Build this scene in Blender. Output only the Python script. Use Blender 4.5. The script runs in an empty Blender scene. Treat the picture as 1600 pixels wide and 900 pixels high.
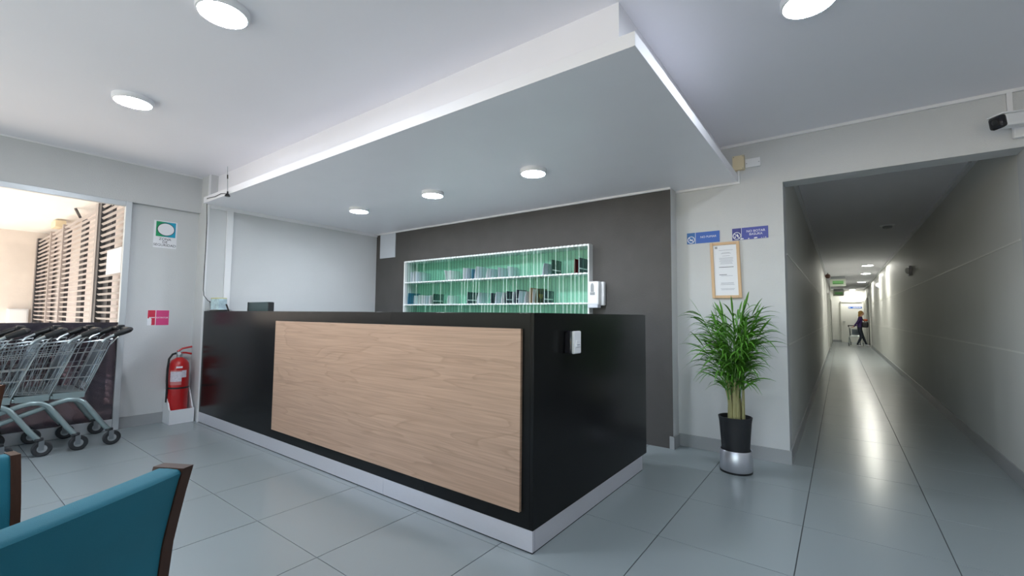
import bpy, bmesh, math, random
from mathutils import Vector, Matrix
random.seed(7)
PI = math.pi
sc = bpy.context.scene
C = sc.collection
D = bpy.data

# ---------------------------------------------------------------- camera, sky, sun, exposure
cam = D.cameras.new('camera'); camo = D.objects.new('camera', cam); C.objects.link(camo)
cam.sensor_width = 36.0; cam.lens = 15.551; cam.clip_start = 0.02; cam.clip_end = 200
yaw, pit, rol = -0.637874, 0.0612336, -0.00987356
fw = Vector((math.sin(yaw)*math.cos(pit), math.cos(yaw)*math.cos(pit), math.sin(pit)))
rt = Vector((math.cos(yaw), -math.sin(yaw), 0.0)); dn = fw.cross(rt)
r2 = rt*math.cos(rol) + dn*math.sin(rol); d2 = -rt*math.sin(rol) + dn*math.cos(rol)
camo.matrix_world = Matrix(((r2.x, -d2.x, -fw.x, 0), (r2.y, -d2.y, -fw.y, 0), (r2.z, -d2.z, -fw.z, 1.145), (0, 0, 0, 1)))
sc.camera = camo
sc.view_settings.view_transform = 'Standard'; sc.view_settings.look = 'None'
sc.view_settings.gamma = 1.0; sc.view_settings.use_curve_mapping = False
sc.view_settings.exposure = 0.62
sc.cycles.transparent_max_bounces = 24; sc.cycles.max_bounces = 10; sc.cycles.diffuse_bounces = 6
sc.cycles.sample_clamp_indirect = 3.5; sc.cycles.blur_glossy = 1.5
sc.cycles.use_denoising = True; sc.cycles.seed = 5; sc.cycles.caustics_reflective = False; sc.cycles.caustics_refractive = False

SKY, SUN, LAMP, HALL = 0.28, 13.5, 128.0, 150.0
w = D.worlds.new('sky'); sc.world = w; w.use_nodes = True
nt = w.node_tree; nt.nodes.clear()
sky = nt.nodes.new('ShaderNodeTexSky'); sky.sky_type = 'NISHITA'; sky.sun_disc = False
sky.sun_elevation = math.radians(42); sky.sun_rotation = math.radians(200); sky.air_density = 1.0; sky.dust_density = 0.4
bg = nt.nodes.new('ShaderNodeBackground'); bg.inputs[1].default_value = SKY
wo = nt.nodes.new('ShaderNodeOutputWorld')
nt.links.new(sky.outputs[0], bg.inputs[0]); nt.links.new(bg.outputs[0], wo.inputs[0])
sl = D.lights.new('sun', 'SUN'); sl.energy = SUN; sl.angle = math.radians(1.0); sl.color = (1.0, 0.90, 0.80)
slo = D.objects.new('sun', sl); C.objects.link(slo)
slo.rotation_euler = Vector((-0.16, 0.85, -0.54)).to_track_quat('-Z', 'Y').to_euler(); slo.location = (-8, -14, 12)
def portal(name, loc, nrm, sx, sy):
    l = D.lights.new(name, 'AREA'); l.shape = 'RECTANGLE'; l.size = sx; l.size_y = sy; l.cycles.is_portal = True
    o = D.objects.new(name, l); C.objects.link(o); o.location = loc
    o.rotation_euler = Vector(nrm).to_track_quat('-Z', 'Z').to_euler()
portal('portal_street', (-1.2, -4.62, 1.25), (0, 1, 0), 8.6, 2.4)
portal('portal_glazing', (-5.86, -1.6, 1.15), (1, 0, 0), 5.6, 2.2)

# ---------------------------------------------------------------- materials
MATS = {}
def mat(name, col, rough=0.5, metal=0.0, var=0.0, vscale=8.0, bump=0.0, bscale=200.0, spec=0.5, emit=None, estr=0.0, coat=0.0, trans=0.0, stretch=None, rvar=0.0, world=False):
    m = D.materials.new(name); m.use_nodes = True; n = m.node_tree.nodes; L = m.node_tree.links
    b = n['Principled BSDF']
    b.inputs['Base Color'].default_value = (*col, 1); b.inputs['Roughness'].default_value = rough
    b.inputs['Metallic'].default_value = metal; b.inputs['Specular IOR Level'].default_value = spec
    b.inputs['Coat Weight'].default_value = coat
    if emit:
        b.inputs['Emission Color'].default_value = (*emit, 1); b.inputs['Emission Strength'].default_value = estr
    if var or bump or rvar:
        tc = n.new('ShaderNodeNewGeometry' if world else 'ShaderNodeTexCoord'); mp = n.new('ShaderNodeMapping'); L.new(tc.outputs['Position' if world else 'Object'], mp.inputs[0])
        if stretch: mp.inputs['Scale'].default_value = stretch
    if var:
        nz = n.new('ShaderNodeTexNoise'); nz.inputs['Scale'].default_value = vscale; nz.inputs['Detail'].default_value = 5
        L.new(mp.outputs[0], nz.inputs[0])
        mx = n.new('ShaderNodeMix'); mx.data_type = 'RGBA'
        mx.inputs[6].default_value = (*[c*(1-var) for c in col], 1); mx.inputs[7].default_value = (*[min(1, c*(1+var)) for c in col], 1)
        L.new(nz.outputs[0], mx.inputs[0]); L.new(mx.outputs[2], b.inputs['Base Color'])
    if rvar:
        nz = n.new('ShaderNodeTexNoise'); nz.inputs['Scale'].default_value = 3.0; nz.inputs['Detail'].default_value = 4
        L.new(mp.outputs[0], nz.inputs[0])
        mr = n.new('ShaderNodeMapRange'); mr.inputs[3].default_value = rough-rvar; mr.inputs[4].default_value = rough+rvar
        L.new(nz.outputs[0], mr.inputs[0]); L.new(mr.outputs[0], b.inputs['Roughness'])
    if bump:
        nb = n.new('ShaderNodeTexNoise'); nb.inputs['Scale'].default_value = bscale; nb.inputs['Detail'].default_value = 3
        L.new(mp.outputs[0], nb.inputs[0])
        bp = n.new('ShaderNodeBump'); bp.inputs['Strength'].default_value = bump; bp.inputs['Distance'].default_value = 0.004
        L.new(nb.outputs[0], bp.inputs['Height']); L.new(bp.outputs[0], b.inputs['Normal'])
    MATS[name] = m
    return m
def glass_mat(name, tint, gloss=0.06, haze=0.0, hcol=(0.1, 0.1, 0.1)):
    m = D.materials.new(name); m.use_nodes = True; n = m.node_tree.nodes; L = m.node_tree.links; n.clear()
    o = n.new('ShaderNodeOutputMaterial'); t = n.new('ShaderNodeBsdfTransparent'); t.inputs[0].default_value = (*tint, 1)
    g = n.new('ShaderNodeBsdfGlossy'); g.inputs['Roughness'].default_value = 0.03
    lw = n.new('ShaderNodeLayerWeight'); pw = n.new('ShaderNodeMath'); pw.operation = 'POWER'; pw.inputs[1].default_value = 4.0
    fr = n.new('ShaderNodeMath'); fr.operation = 'MULTIPLY_ADD'; fr.inputs[1].default_value = 0.35; fr.inputs[2].default_value = 0.03
    L.new(lw.outputs['Facing'], pw.inputs[0]); L.new(pw.outputs[0], fr.inputs[0])
    mx = n.new('ShaderNodeMixShader'); src = t.outputs[0]
    if haze:
        d = n.new('ShaderNodeBsdfDiffuse'); d.inputs[0].default_value = (*hcol, 1); mh = n.new('ShaderNodeMixShader'); mh.inputs[0].default_value = haze
        L.new(t.outputs[0], mh.inputs[1]); L.new(d.outputs[0], mh.inputs[2]); src = mh.outputs[0]
    if gloss < 0: mx.inputs[0].default_value = -gloss
    else: L.new(fr.outputs[0], mx.inputs[0])
    L.new(src, mx.inputs[1]); L.new(g.outputs[0], mx.inputs[2]); L.new(mx.outputs[0], o.inputs[0])
    return m

paint = mat('white_wall_paint', (0.60, 0.61, 0.62), 0.85, var=0.04, vscale=3, bump=0.5, bscale=160)
paint_hall = mat('corridor_wall_paint', (0.66, 0.66, 0.63), 0.55, var=0.04, vscale=2, bump=0.08, bscale=120)
ceil_paint = mat('ceiling_paint', (0.87, 0.86, 0.91), 0.8, var=0.02, vscale=2)
trim_paint = mat('white_trim_paint', (0.80, 0.80, 0.82), 0.5)
soffit_paint = mat('soffit_gloss_paint', (0.89, 0.885, 0.93), 0.40, var=0.02, vscale=4)
dark_paint = mat('charcoal_wall_paint', (0.078, 0.074, 0.072), 0.75, var=0.15, vscale=5, bump=0.5, bscale=160)
skirt = mat('grey_skirting_tile', (0.34, 0.35, 0.36), 0.4, var=0.06, vscale=3)
tile_m = mat('grey_green_porcelain', (0.285, 0.326, 0.342), 0.235, var=0.03, vscale=1.3, spec=0.5, rvar=0.015, world=True)
grout = mat('dark_grout', (0.055, 0.065, 0.07), 0.9)
groove = mat('groove_glint_pale', (0.78, 0.78, 0.74), 0.4)  # pale colour stands for light caught along the corridor grooves
black_lam = mat('black_laminate', (0.008, 0.0085, 0.009), 0.24, var=0.2, vscale=3, spec=0.16, rvar=0.02)
alu = mat('brushed_aluminium', (0.74, 0.72, 0.77), 0.32, 0.55, var=0.05, vscale=30, stretch=(1, 1, 20))
alu_frame = mat('anodised_frame', (0.60, 0.63, 0.66), 0.4, 0.35)
white_pl = mat('white_plastic', (0.82, 0.83, 0.86), 0.35)
grey_pl = mat('grey_plastic', (0.30, 0.32, 0.34), 0.45)
black_pl = mat('black_plastic', (0.012, 0.013, 0.015), 0.4)
smoke_pl = mat('smoked_plastic', (0.012, 0.012, 0.016), 0.15)
cream_pl = mat('cream_plastic', (0.80, 0.68, 0.46), 0.5)
rubber = mat('dark_rubber', (0.018, 0.020, 0.024), 0.6)
chrome = mat('zinc_wire', (0.40, 0.44, 0.46), 0.30, 0.8)
fork_m = mat('castor_zinc', (0.22, 0.24, 0.26), 0.35, 0.7)
tube_m = mat('painted_steel_tube', (0.25, 0.32, 0.33), 0.30, 0.45)
red_m = mat('red_enamel', (0.50, 0.012, 0.014), 0.28, coat=0.3)
wood_dark = mat('dark_stained_wood', (0.045, 0.017, 0.009), 0.45, spec=0.3, var=0.35, vscale=14, stretch=(6, 6, 0.6))
teal = mat('teal_velvet', (0.0, 0.125, 0.185), 0.75, var=0.28, vscale=4, bump=0.25, bscale=600)
teal.node_tree.nodes['Principled BSDF'].inputs['Sheen Weight'].default_value = 0.12
teal.node_tree.nodes['Principled BSDF'].inputs['Sheen Tint'].default_value = (0.35, 0.8, 0.9, 1)
pale_wood = mat('pale_frame_wood', (0.62, 0.42, 0.25), 0.5, var=0.15, vscale=20, stretch=(1, 1, 0.2))
paper = mat('white_paper', (0.78, 0.80, 0.85), 0.7)
ink = mat('dark_ink', (0.05, 0.055, 0.07), 0.7)
grey_ink = mat('grey_ink', (0.32, 0.34, 0.40), 0.7)
sign_white = mat('sign_white', (0.80, 0.80, 0.84), 0.4)
sign_blue = mat('sign_blue', (0.028, 0.115, 0.46), 0.4)
sign_dblue = mat('sign_deep_blue', (0.02, 0.13, 0.38), 0.4)
sign_violet = mat('sign_violet_blue', (0.055, 0.075, 0.36), 0.4)
sign_dviolet = mat('sign_dark_violet', (0.04, 0.045, 0.25), 0.4)
sign_red = mat('sign_red', (0.60, 0.03, 0.07), 0.4)
sign_pink = mat('sign_magenta', (0.62, 0.055, 0.20), 0.4)
exit_green = mat('exit_sign_green', (0.16, 0.42, 0.14), 0.4, emit=(0.3, 0.7, 0.25), estr=0.05)
pot_m = mat('black_pot_plastic', (0.017, 0.018, 0.022), 0.5, var=0.1, vscale=40)
silver_m = mat('satin_silver', (0.66, 0.66, 0.72), 0.32, 0.75)
soil_m = mat('potting_soil', (0.02, 0.014, 0.009), 0.95, var=0.5, vscale=60, bump=1.0, bscale=90)
leaf_m = mat('palm_leaf_green', (0.075, 0.225, 0.022), 0.40, var=0.45, vscale=9)
stem_m = mat('palm_stem', (0.36, 0.34, 0.16), 0.5, var=0.3, vscale=12)
rack_white = mat('white_rack_paint', (0.82, 0.84, 0.85), 0.4)
rack_green = mat('sea_green_panel', (0.44, 0.70, 0.60), 0.35, var=0.08, vscale=2)
rack_edge_d = mat('acrylic_edge_dark', (0.006, 0.070, 0.058), 0.3)
rack_edge_l = mat('acrylic_edge_pale', (0.70, 0.88, 0.82), 0.3)
acrylic = glass_mat('green_acrylic', (0.945, 0.985, 0.97), -0.03)
pane = glass_mat('clear_glass', (0.96, 0.98, 0.97))
film = glass_mat('dark_window_film', (0.22, 0.20, 0.23), 0.1, 0.45, (0.095, 0.088, 0.115))
lamp_e = mat('led_diffuser', (0.9, 0.9, 0.9), 0.5, emit=(0.84, 0.91, 1.0), estr=LAMP)
hall_e = mat('corridor_led_diffuser', (0.9, 0.9, 0.9), 0.5, emit=(1.0, 0.985, 0.89), estr=HALL)
conc = mat('outdoor_concrete', (0.66, 0.63, 0.60), 0.9, var=0.1, vscale=1.5)
beige = mat('beige_render', (0.78, 0.71, 0.66), 0.9, var=0.12, vscale=4, bump=0.4, bscale=30)
slat_m = mat('taupe_slat_paint', (0.40, 0.35, 0.335), 0.5)
gate_dark = mat('dark_gate_post', (0.055, 0.05, 0.055), 0.5)
pale_panel = mat('pale_cladding', (0.80, 0.72, 0.69), 0.8)
door_white = mat('white_door_paint', (0.72, 0.72, 0.68), 0.4)
grey_door = mat('grey_door_paint', (0.26, 0.27, 0.24), 0.5)
skin_m = mat('skin', (0.55, 0.30, 0.20), 0.55)
hair_m = mat('blond_hair', (0.36, 0.21, 0.05), 0.6, var=0.3, vscale=60)
jacket_m = mat('purple_jacket', (0.045, 0.022, 0.11), 0.85, var=0.4, vscale=10)
jean_m = mat('dark_jeans', (0.018, 0.026, 0.040), 0.85)
orange_m = mat('orange_cloth', (0.62, 0.14, 0.06), 0.8)
teal_dark = mat('dark_teal_screen_back', (0.055, 0.085, 0.085), 0.35)

# horizontal-grain wood for the counter panel
def wood_panel_mat():
    m = D.materials.new('oak_laminate'); m.use_nodes = True; n = m.node_tree.nodes; L = m.node_tree.links
    b = n['Principled BSDF']; b.inputs['Roughness'].default_value = 0.42
    tc = n.new('ShaderNodeTexCoord'); mp = n.new('ShaderNodeMapping'); mp.inputs['Scale'].default_value = (0.38, 1, 3.4)
    L.new(tc.outputs['Object'], mp.inputs[0])
    nz = n.new('ShaderNodeTexNoise'); nz.inputs['Scale'].default_value = 1.7; nz.inputs['Detail'].default_value = 2.5; nz.inputs['Distortion'].default_value = 0.6
    L.new(mp.outputs[0], nz.inputs[0])
    mu = n.new('ShaderNodeMath'); mu.operation = 'MULTIPLY'; mu.inputs[1].default_value = 9.0; L.new(nz.outputs[0], mu.inputs[0])
    fr = n.new('ShaderNodeMath'); fr.operation = 'FRACT'; L.new(mu.outputs[0], fr.inputs[0])
    rp = n.new('ShaderNodeValToRGB'); e = rp.color_ramp
    e.elements[0].position = 0.0; e.elements[0].color = (0.480, 0.312, 0.222, 1)
    e.elements[1].position = 1.0; e.elements[1].color = (0.490, 0.322, 0.230, 1)
    k = e.elements.new(0.80); k.color = (0.455, 0.294, 0.208, 1)
    k = e.elements.new(0.94); k.color = (0.405, 0.258, 0.180, 1)
    L.new(fr.outputs[0], rp.inputs[0])
    m2 = n.new('ShaderNodeMapping'); m2.inputs['Scale'].default_value = (1.2, 1, 55); L.new(tc.outputs['Object'], m2.inputs[0])
    n2 = n.new('ShaderNodeTexNoise'); n2.inputs['Scale'].default_value = 2.0; n2.inputs['Detail'].default_value = 5; L.new(m2.outputs[0], n2.inputs[0])
    r3 = n.new('ShaderNodeMapRange'); r3.inputs[1].default_value = 0.3; r3.inputs[2].default_value = 0.7; r3.inputs[3].default_value = 0.84; r3.inputs[4].default_value = 1.10
    L.new(n2.outputs[0], r3.inputs[0])
    vm = n.new('ShaderNodeVectorMath'); vm.operation = 'SCALE'; L.new(rp.outputs[0], vm.inputs[0]); L.new(r3.outputs[0], vm.inputs['Scale'])
    L.new(vm.outputs[0], b.inputs['Base Color'])
    return m
oak = wood_panel_mat()

# ---------------------------------------------------------------- mesh helpers
class MB:
    def __init__(s): s.v = []; s.f = []; s.m = []; s.flat = []
    def add(s, vs, fs, mi=0):
        o = len(s.v); s.v += [tuple(p) for p in vs]; s.f += [tuple(i+o for i in f) for f in fs]; s.m += [mi]*len(fs)
        return s
    def box(s, x0, x1, y0, y1, z0, z1, mi=0, bev=0.0):
        if x0 > x1: x0, x1 = x1, x0
        if y0 > y1: y0, y1 = y1, y0
        if z0 > z1: z0, z1 = z1, z0
        if bev <= 0:
            vs = [(x, y, z) for z in (z0, z1) for y in (y0, y1) for x in (x0, x1)]
            return s.add(vs, [(0, 2, 3, 1), (4, 5, 7, 6), (0, 1, 5, 4), (2, 6, 7, 3), (0, 4, 6, 2), (1, 3, 7, 5)], mi)
        bm = bmesh.new(); bmesh.ops.create_cube(bm, size=1)
        for v in bm.verts: v.co = ((x0+x1)/2+v.co.x*(x1-x0), (y0+y1)/2+v.co.y*(y1-y0), (z0+z1)/2+v.co.z*(z1-z0))
        bmesh.ops.bevel(bm, geom=bm.edges[:], offset=bev, segments=2, profile=0.5, affect='EDGES'); bm.faces.index_update()
        s.flat += [len(s.f)+f.index for f in sorted(bm.faces, key=lambda f: -f.calc_area())[:6]]
        s.bm(bm, mi); return s
    def bm(s, bm, mi=0, M=None):
        bm.verts.ensure_lookup_table(); bm.verts.index_update()
        s.add([(M @ v.co if M else v.co)[:] for v in bm.verts], [[v.index for v in f.verts] for f in bm.faces], mi); bm.free()
    def tube(s, pts, r, n=8, mi=0, cap=True, closed=False, flat=1.0):
        pts = [Vector(p) for p in pts]; k = len(pts); rs = r if isinstance(r, (list, tuple)) else [r]*k
        vs = []; up = None
        for i, p in enumerate(pts):
            a = pts[(i-1) % k] if (closed or i > 0) else p; b = pts[(i+1) % k] if (closed or i < k-1) else p
            t = (b-a).normalized() if (b-a).length > 1e-9 else Vector((0, 0, 1))
            if up is None: up = Vector((0, 0, 1)) if abs(t.z) < 0.9 else Vector((0, 1, 0))
            e1 = t.cross(up)
            if e1.length < 1e-6: e1 = t.orthogonal()
            e1.normalize(); e2 = e1.cross(t).normalized(); up = e2
            for j in range(n):
                c = 2*PI*j/n; vs.append(p + e1*(math.cos(c)*rs[i]*flat) + e2*(math.sin(c)*rs[i]))
        fs = []
        for i in range(k if closed else k-1):
            for j in range(n):
                a = i*n+j; b = i*n+(j+1) % n; q = (i+1) % k
                fs.append((a, b, q*n+(j+1) % n, q*n+j))
        if cap and not closed: fs.append(tuple(range(n))[::-1]); fs.append(tuple((k-1)*n+j for j in range(n)))
        return s.add(vs, fs, mi)
    def lathe(s, prof, c, n=24, mi=0, axis='z', cap=True):
        vs = []
        for r, h in prof:
            for j in range(n):
                a = 2*PI*j/n; x, y = r*math.cos(a), r*math.sin(a)
                vs.append({'z': (c[0]+x, c[1]+y, c[2]+h), 'x': (c[0]+h, c[1]+x, c[2]+y), 'y': (c[0]+x, c[1]+h, c[2]+y)}[axis])
        fs = [(i*n+j, i*n+(j+1) % n, (i+1)*n+(j+1) % n, (i+1)*n+j) for i in range(len(prof)-1) for j in range(n)]
        if cap:
            if prof[0][0] > 1e-6: fs.append(tuple(range(n))[::-1])
            if prof[-1][0] > 1e-6: fs.append(tuple((len(prof)-1)*n+j for j in range(n)))
        return s.add(vs, fs, mi)
    def prism(s, poly, axis, a, b, mi=0):
        k = len(poly)
        def P(p, h): return {'x': (h, p[0], p[1]), 'y': (p[0], h, p[1]), 'z': (p[0], p[1], h)}[axis]
        vs = [P(p, a) for p in poly] + [P(p, b) for p in poly]
        fs = [tuple(range(k))[::-1], tuple(range(k, 2*k))] + [(i, (i+1) % k, k+(i+1) % k, k+i) for i in range(k)]
        return s.add(vs, fs, mi)
    def ball(s, c, r, mi=0, n=12, m=8):
        if not isinstance(r, (tuple, list)): r = (r, r, r)
        vs = [(c[0], c[1], c[2]-r[2])]
        for i in range(1, m):
            t = -PI/2+PI*i/m
            for j in range(n):
                a = 2*PI*j/n; vs.append((c[0]+r[0]*math.cos(t)*math.cos(a), c[1]+r[1]*math.cos(t)*math.sin(a), c[2]+r[2]*math.sin(t)))
        vs.append((c[0], c[1], c[2]+r[2])); L = len(vs)-1; fs = []
        for j in range(n): fs.append((0, 1+(j+1) % n, 1+j)); fs.append((L, 1+(m-2)*n+j, 1+(m-2)*n+(j+1) % n))
        for i in range(m-2):
            for j in range(n): fs.append((1+i*n+j, 1+i*n+(j+1) % n, 1+(i+1)*n+(j+1) % n, 1+(i+1)*n+j))
        return s.add(vs, fs, mi)
    def mesh(s, name, mats, off=(0, 0, 0), smooth=True):
        me = D.meshes.new(name); o = Vector(off)
        me.from_pydata([Vector(p)-o for p in s.v], [], s.f)
        for m in (mats if isinstance(mats, (list, tuple)) else [mats]): me.materials.append(m)
        me.polygons.foreach_set('material_index', s.m)
        bm = bmesh.new(); bm.from_mesh(me); bmesh.ops.recalc_face_normals(bm, faces=bm.faces); bm.to_mesh(me); bm.free()
        if smooth:
            sm = [True]*len(me.polygons)
            for i in s.flat: sm[i] = False
            me.set_sharp_from_angle(angle=0.7); me.polygons.foreach_set('use_smooth', sm)
        me.update(); return me
def base(p):
    v = Vector((0, 0, 0))
    while p: v += p.location; p = p.parent
    return v
def obj(name, mb, mats, parent=None, smooth=True, at=None):
    """one mesh object; vertices are given in world space, at = its own origin"""
    pb = base(parent); a = Vector(at) if at else pb
    me = mb.mesh(name, mats, a, smooth) if isinstance(mb, MB) else mb
    o = D.objects.new(name, me); C.objects.link(o); o.location = a-pb; o.parent = parent
    return o
def tag(o, label, cat, group=None):
    o['label'] = label; o['category'] = cat
    if group: o['group'] = group
    return o
def thing(name, label, cat, loc=(0, 0, 0), group=None):
    o = D.objects.new(name, None); C.objects.link(o); o.location = loc; o.empty_display_size = 0.05
    return tag(o, label, cat, group)
def struct(name, mb, mats, parent=None, smooth=False):
    o = obj(name, mb, mats, parent, smooth)
    if parent is None: o['kind'] = 'structure'
    return o
def dup(o, parent=None):
    c = o.copy(); C.objects.link(c); c.parent = parent
    for ch in o.children: dup(ch, c)
    return c
def text(s, size, m, parent, pos, plane, name='lettering', sx=1.0, align='CENTER'):
    cu = D.curves.new('t', 'FONT'); cu.body = s; cu.size = size; cu.extrude = 0.0006; cu.align_x = align; cu.align_y = 'CENTER'; cu.space_line = 0.85
    cu.resolution_u = 3
    t = D.objects.new('t', cu); C.objects.link(t); dg = bpy.context.evaluated_depsgraph_get(); dg.update()
    me = D.meshes.new_from_object(t.evaluated_get(dg)); D.objects.remove(t); D.curves.remove(cu)
    p = Vector(pos); pb = base(parent)
    for v in me.vertices:
        x, y, z = v.co.x*sx, v.co.y, v.co.z
        q = {'X': Vector((z, x, y)), 'Y': Vector((x, -z, y))}[plane]
        v.co = q
    me.name = name; me.materials.clear(); me.materials.append(m)
    o = D.objects.new(name, me); C.objects.link(o); o.parent = parent; o.location = p-pb
    return o

# ---------------------------------------------------------------- setting
ZC, ZS = 2.63, 2.302                 # ceiling, soffit underside
XL, XLW = -5.655, -5.705             # beam / frame plane, recessed wall plane
YD, YW = 3.979, 4.144                # charcoal wall, white wall
XN = -5.42                           # nook side wall
HX0, HX1, HY1, HZ = -0.345, 0.98, 26.75, 2.53
# floor: slab with tiles as parts
fl = struct('floor', MB().box(-5.8, 3.3, -4.6, 4.3, -0.08, -0.004).box(HX0-0.2, HX1+0.2, 4.3, 27.0, -0.08, -0.004), grout)
obj('porcelain_field', MB().box(-5.7, 3.25, -4.55, -1.205, -0.004, 0.0), tile_m, fl, False)['kind'] = 'stuff'
TX, TY = 0.6035, 0.597
def tile_mesh(wx, wy):
    return MB().box(0, wx, 0, wy, -0.006, 0.0, bev=0.0008).mesh('tile', tile_m)
full = tile_mesh(TX-0.0045, TY-0.003); cache = {}
def tile(x0, x1, y0, y1):
    k = (round(x1-x0, 3), round(y1-y0, 3))
    if k not in cache: cache[k] = tile_mesh(*k)
    o = D.objects.new('tile', cache[k]); C.objects.link(o); o.parent = fl; o.location = (x0, y0, random.uniform(-0.0003, 0.0))
gx, gy = 0.00225, 0.0015
ix = range(-10, 6)
for j in range(-2, 8):               # y joints at 3.578 - k*TY, row j starts at 3.578 + (j-7)*TY
    pass
def yj(k): return 3.578 + k*TY
def xj(k): return -0.198 + k*TX
for k in range(-8, 39):
    y0, y1 = yj(k), yj(k+1)
    hall = y0 > YW-0.3
    for i in range(-10, 5):
        x0, x1 = xj(i), xj(i+1)
        a, b = max(x0, -5.695), x1
        if y1 > YD and not hall: pass
        if hall:
            a, b = max(x0, HX0+0.0), min(x1, HX1)
        if b-a < 0.03: continue
        c, d = y0, min(y1, HY1-0.02)
        if d-c < 0.03: continue
        tile(a+gx, b-gx, c+gy, d-gy)
# ceiling, room
struct('ceiling', MB().box(-5.8, 3.3, -4.6, 4.4, ZC, ZC+0.12), ceil_paint)
struct('ceiling_corridor', MB().box(HX0-0.2, HX1+0.2, 4.33, 27.0, HZ, HZ+0.12), ceil_paint)
# dropped soffit over the counter
so = struct('ceiling_soffit', MB().box(XN, -0.80, 1.905, YD+0.17, 2.36, ZC), soffit_paint)
sl_ = obj('soffit_slab', MB().box(XN, -0.672, 1.774, YD+0.163, ZS, 2.368, bev=0.002), soffit_paint, so, False)
# left wall: beam over the glazing, recessed pier with the signs, nook wall
struct('wall_left', MB().box(XLW-0.16, XLW, 1.232, 1.835, 0, 2.262).box(XLW-0.16, XL, -4.6, 1.835, 2.235, ZC).box(XLW-0.16, XN-0.101, 1.8325, 2.03, 0, ZC).box(XN-0.101, XN-0.001, 1.8325, 1.836, 0, ZC).box(XLW-0.16, XL, -4.6, -4.35, 0, ZC), paint)
struct('wall_nook', MB().box(XN-0.1, XN, 1.836, 4.1, 0, ZC), paint)
# charcoal wall with an opening for the pigeonholes; its end face is white
NX0, NX1, NZ0, NZ1 = -4.70, -1.955, 0.93, 1.85
cw = MB().box(XN, NX0, YD, 4.25, 0, ZC).box(NX1, -1.192, YD, 4.25, 0, ZC).box(NX0, NX1, YD, 4.25, 0, NZ0).box(NX0, NX1, YD, 4.25, NZ1, ZC)
o = struct('wall_charcoal', cw, [dark_paint, paint])
for p in o.data.polygons:
    if p.normal.x > 0.5 and p.center.x > -1.25: p.material_index = 1
struct('wall_back', MB().box(-1.192, HX0, YW, 4.33, 0, ZC).box(HX0, 3.3, YW, 4.33, 2.247, ZC).box(HX1, 3.3, YW, 4.33, 0, 2.247), paint)
wl = struct('wall_corridor_left', MB().box(HX0-0.2, HX0, 4.331, 27.0, 0, HZ), paint_hall)
wr = struct('wall_corridor_right', MB().box(HX1, HX1+0.2, 4.33, 27.0, 0, HZ), paint_hall)
we = struct('wall_corridor_end', MB().box(HX0, HX1, HY1, HY1+0.2, 0, HZ), paint_hall)
struct('wall_right', MB().box(3.2, 3.4, -4.6, 4.3, 0, ZC), paint)
struct('wall_front', MB().box(-5.8, -5.2, -4.7, -4.5, 0, ZC).box(2.9, 3.3, -4.7, -4.5, 0, ZC).box(-5.2, 2.9, -4.7, -4.5, 2.45, ZC).box(-5.2, 2.9, -4.7, -4.5, 0, 0.12), paint)
# wall grooves as thin strips; in the corridor, caught light is painted pale
for z in (0.925, 1.68):
    obj('groove_strip', MB().box(HX0, HX0+0.003, 4.35, HY1, z-0.006, z+0.006), groove, wl, False)
    obj('groove_strip', MB().box(HX1-0.003, HX1, 4.35, HY1, z-0.006, z+0.006), groove, wr, False)
    obj('groove_strip', MB().box(HX0, HX1, HY1-0.003, HY1, z-0.006, z+0.006), groove, we, False)
obj('groove_strip', MB().box(-0.98, HX0, YW-0.0025, YW, 0.912, 0.919), mat('shallow_joint', (0.45, 0.46, 0.48), 0.8), D.objects['wall_back'], False)
# baseboards
BH = 0.106
struct('baseboard_back', MB().box(-1.19, HX0, YW-0.012, YW, 0, BH).box(-1.221, -1.18, YD-0.012, YD+0.001, 0, BH).box(-1.192, -1.18, YD-0.011, YW, 0, BH), skirt)
struct('baseboard_nook', MB().box(-5.4, -1.5, YD-0.012, YD, 0, BH), skirt)
struct('baseboard_left', MB().box(XLW, XLW+0.012, 1.245, 1.83, 0, BH), skirt)
struct('baseboard_corridor_left', MB().box(HX0, HX0+0.012, YW-0.01, 25.0, 0, BH), skirt)
struct('baseboard_corridor_right', MB().box(HX1-0.012, HX1, YW-0.01, 25.0, 0, BH), skirt)
# cornices and wall trims
struct('trim_1', MB().box(XN, -1.19, YD-0.018, YD, ZS-0.018, ZS), trim_paint)
struct('trim_2', MB().box(XN, XN+0.014, 1.84, YD, ZS-0.04, ZS), trim_paint)
struct('trim_3', MB().box(-1.19, -0.655, YW-0.016, YW, ZS-0.018, ZS).box(-0.67, -0.655, YW-0.016, YW, ZS, ZS+0.1), trim_paint)
struct('trim_4', MB().box(-0.80, 3.2, YW-0.02, YW, ZC-0.022, ZC), trim_paint)
struct('trim_5', MB().box(XN, XN+0.015, 2.005, 2.066, 0.75, ZS-0.04), trim_paint)
struct('trim_6', MB().box(HX0, HX0+0.035, 4.34, HY1, HZ-0.035, HZ).box(HX1-0.035, HX1, 4.34, HY1, HZ-0.035, HZ), trim_paint)
struct('trim_7', MB().box(XL-0.001, XL+0.012, -4.3, 1.83, ZC-0.012, ZC), trim_paint)
struct('trim_8', MB().box(XN-0.012, XN+0.004, 1.818, 1.835, 0, ZC), trim_paint)

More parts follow.
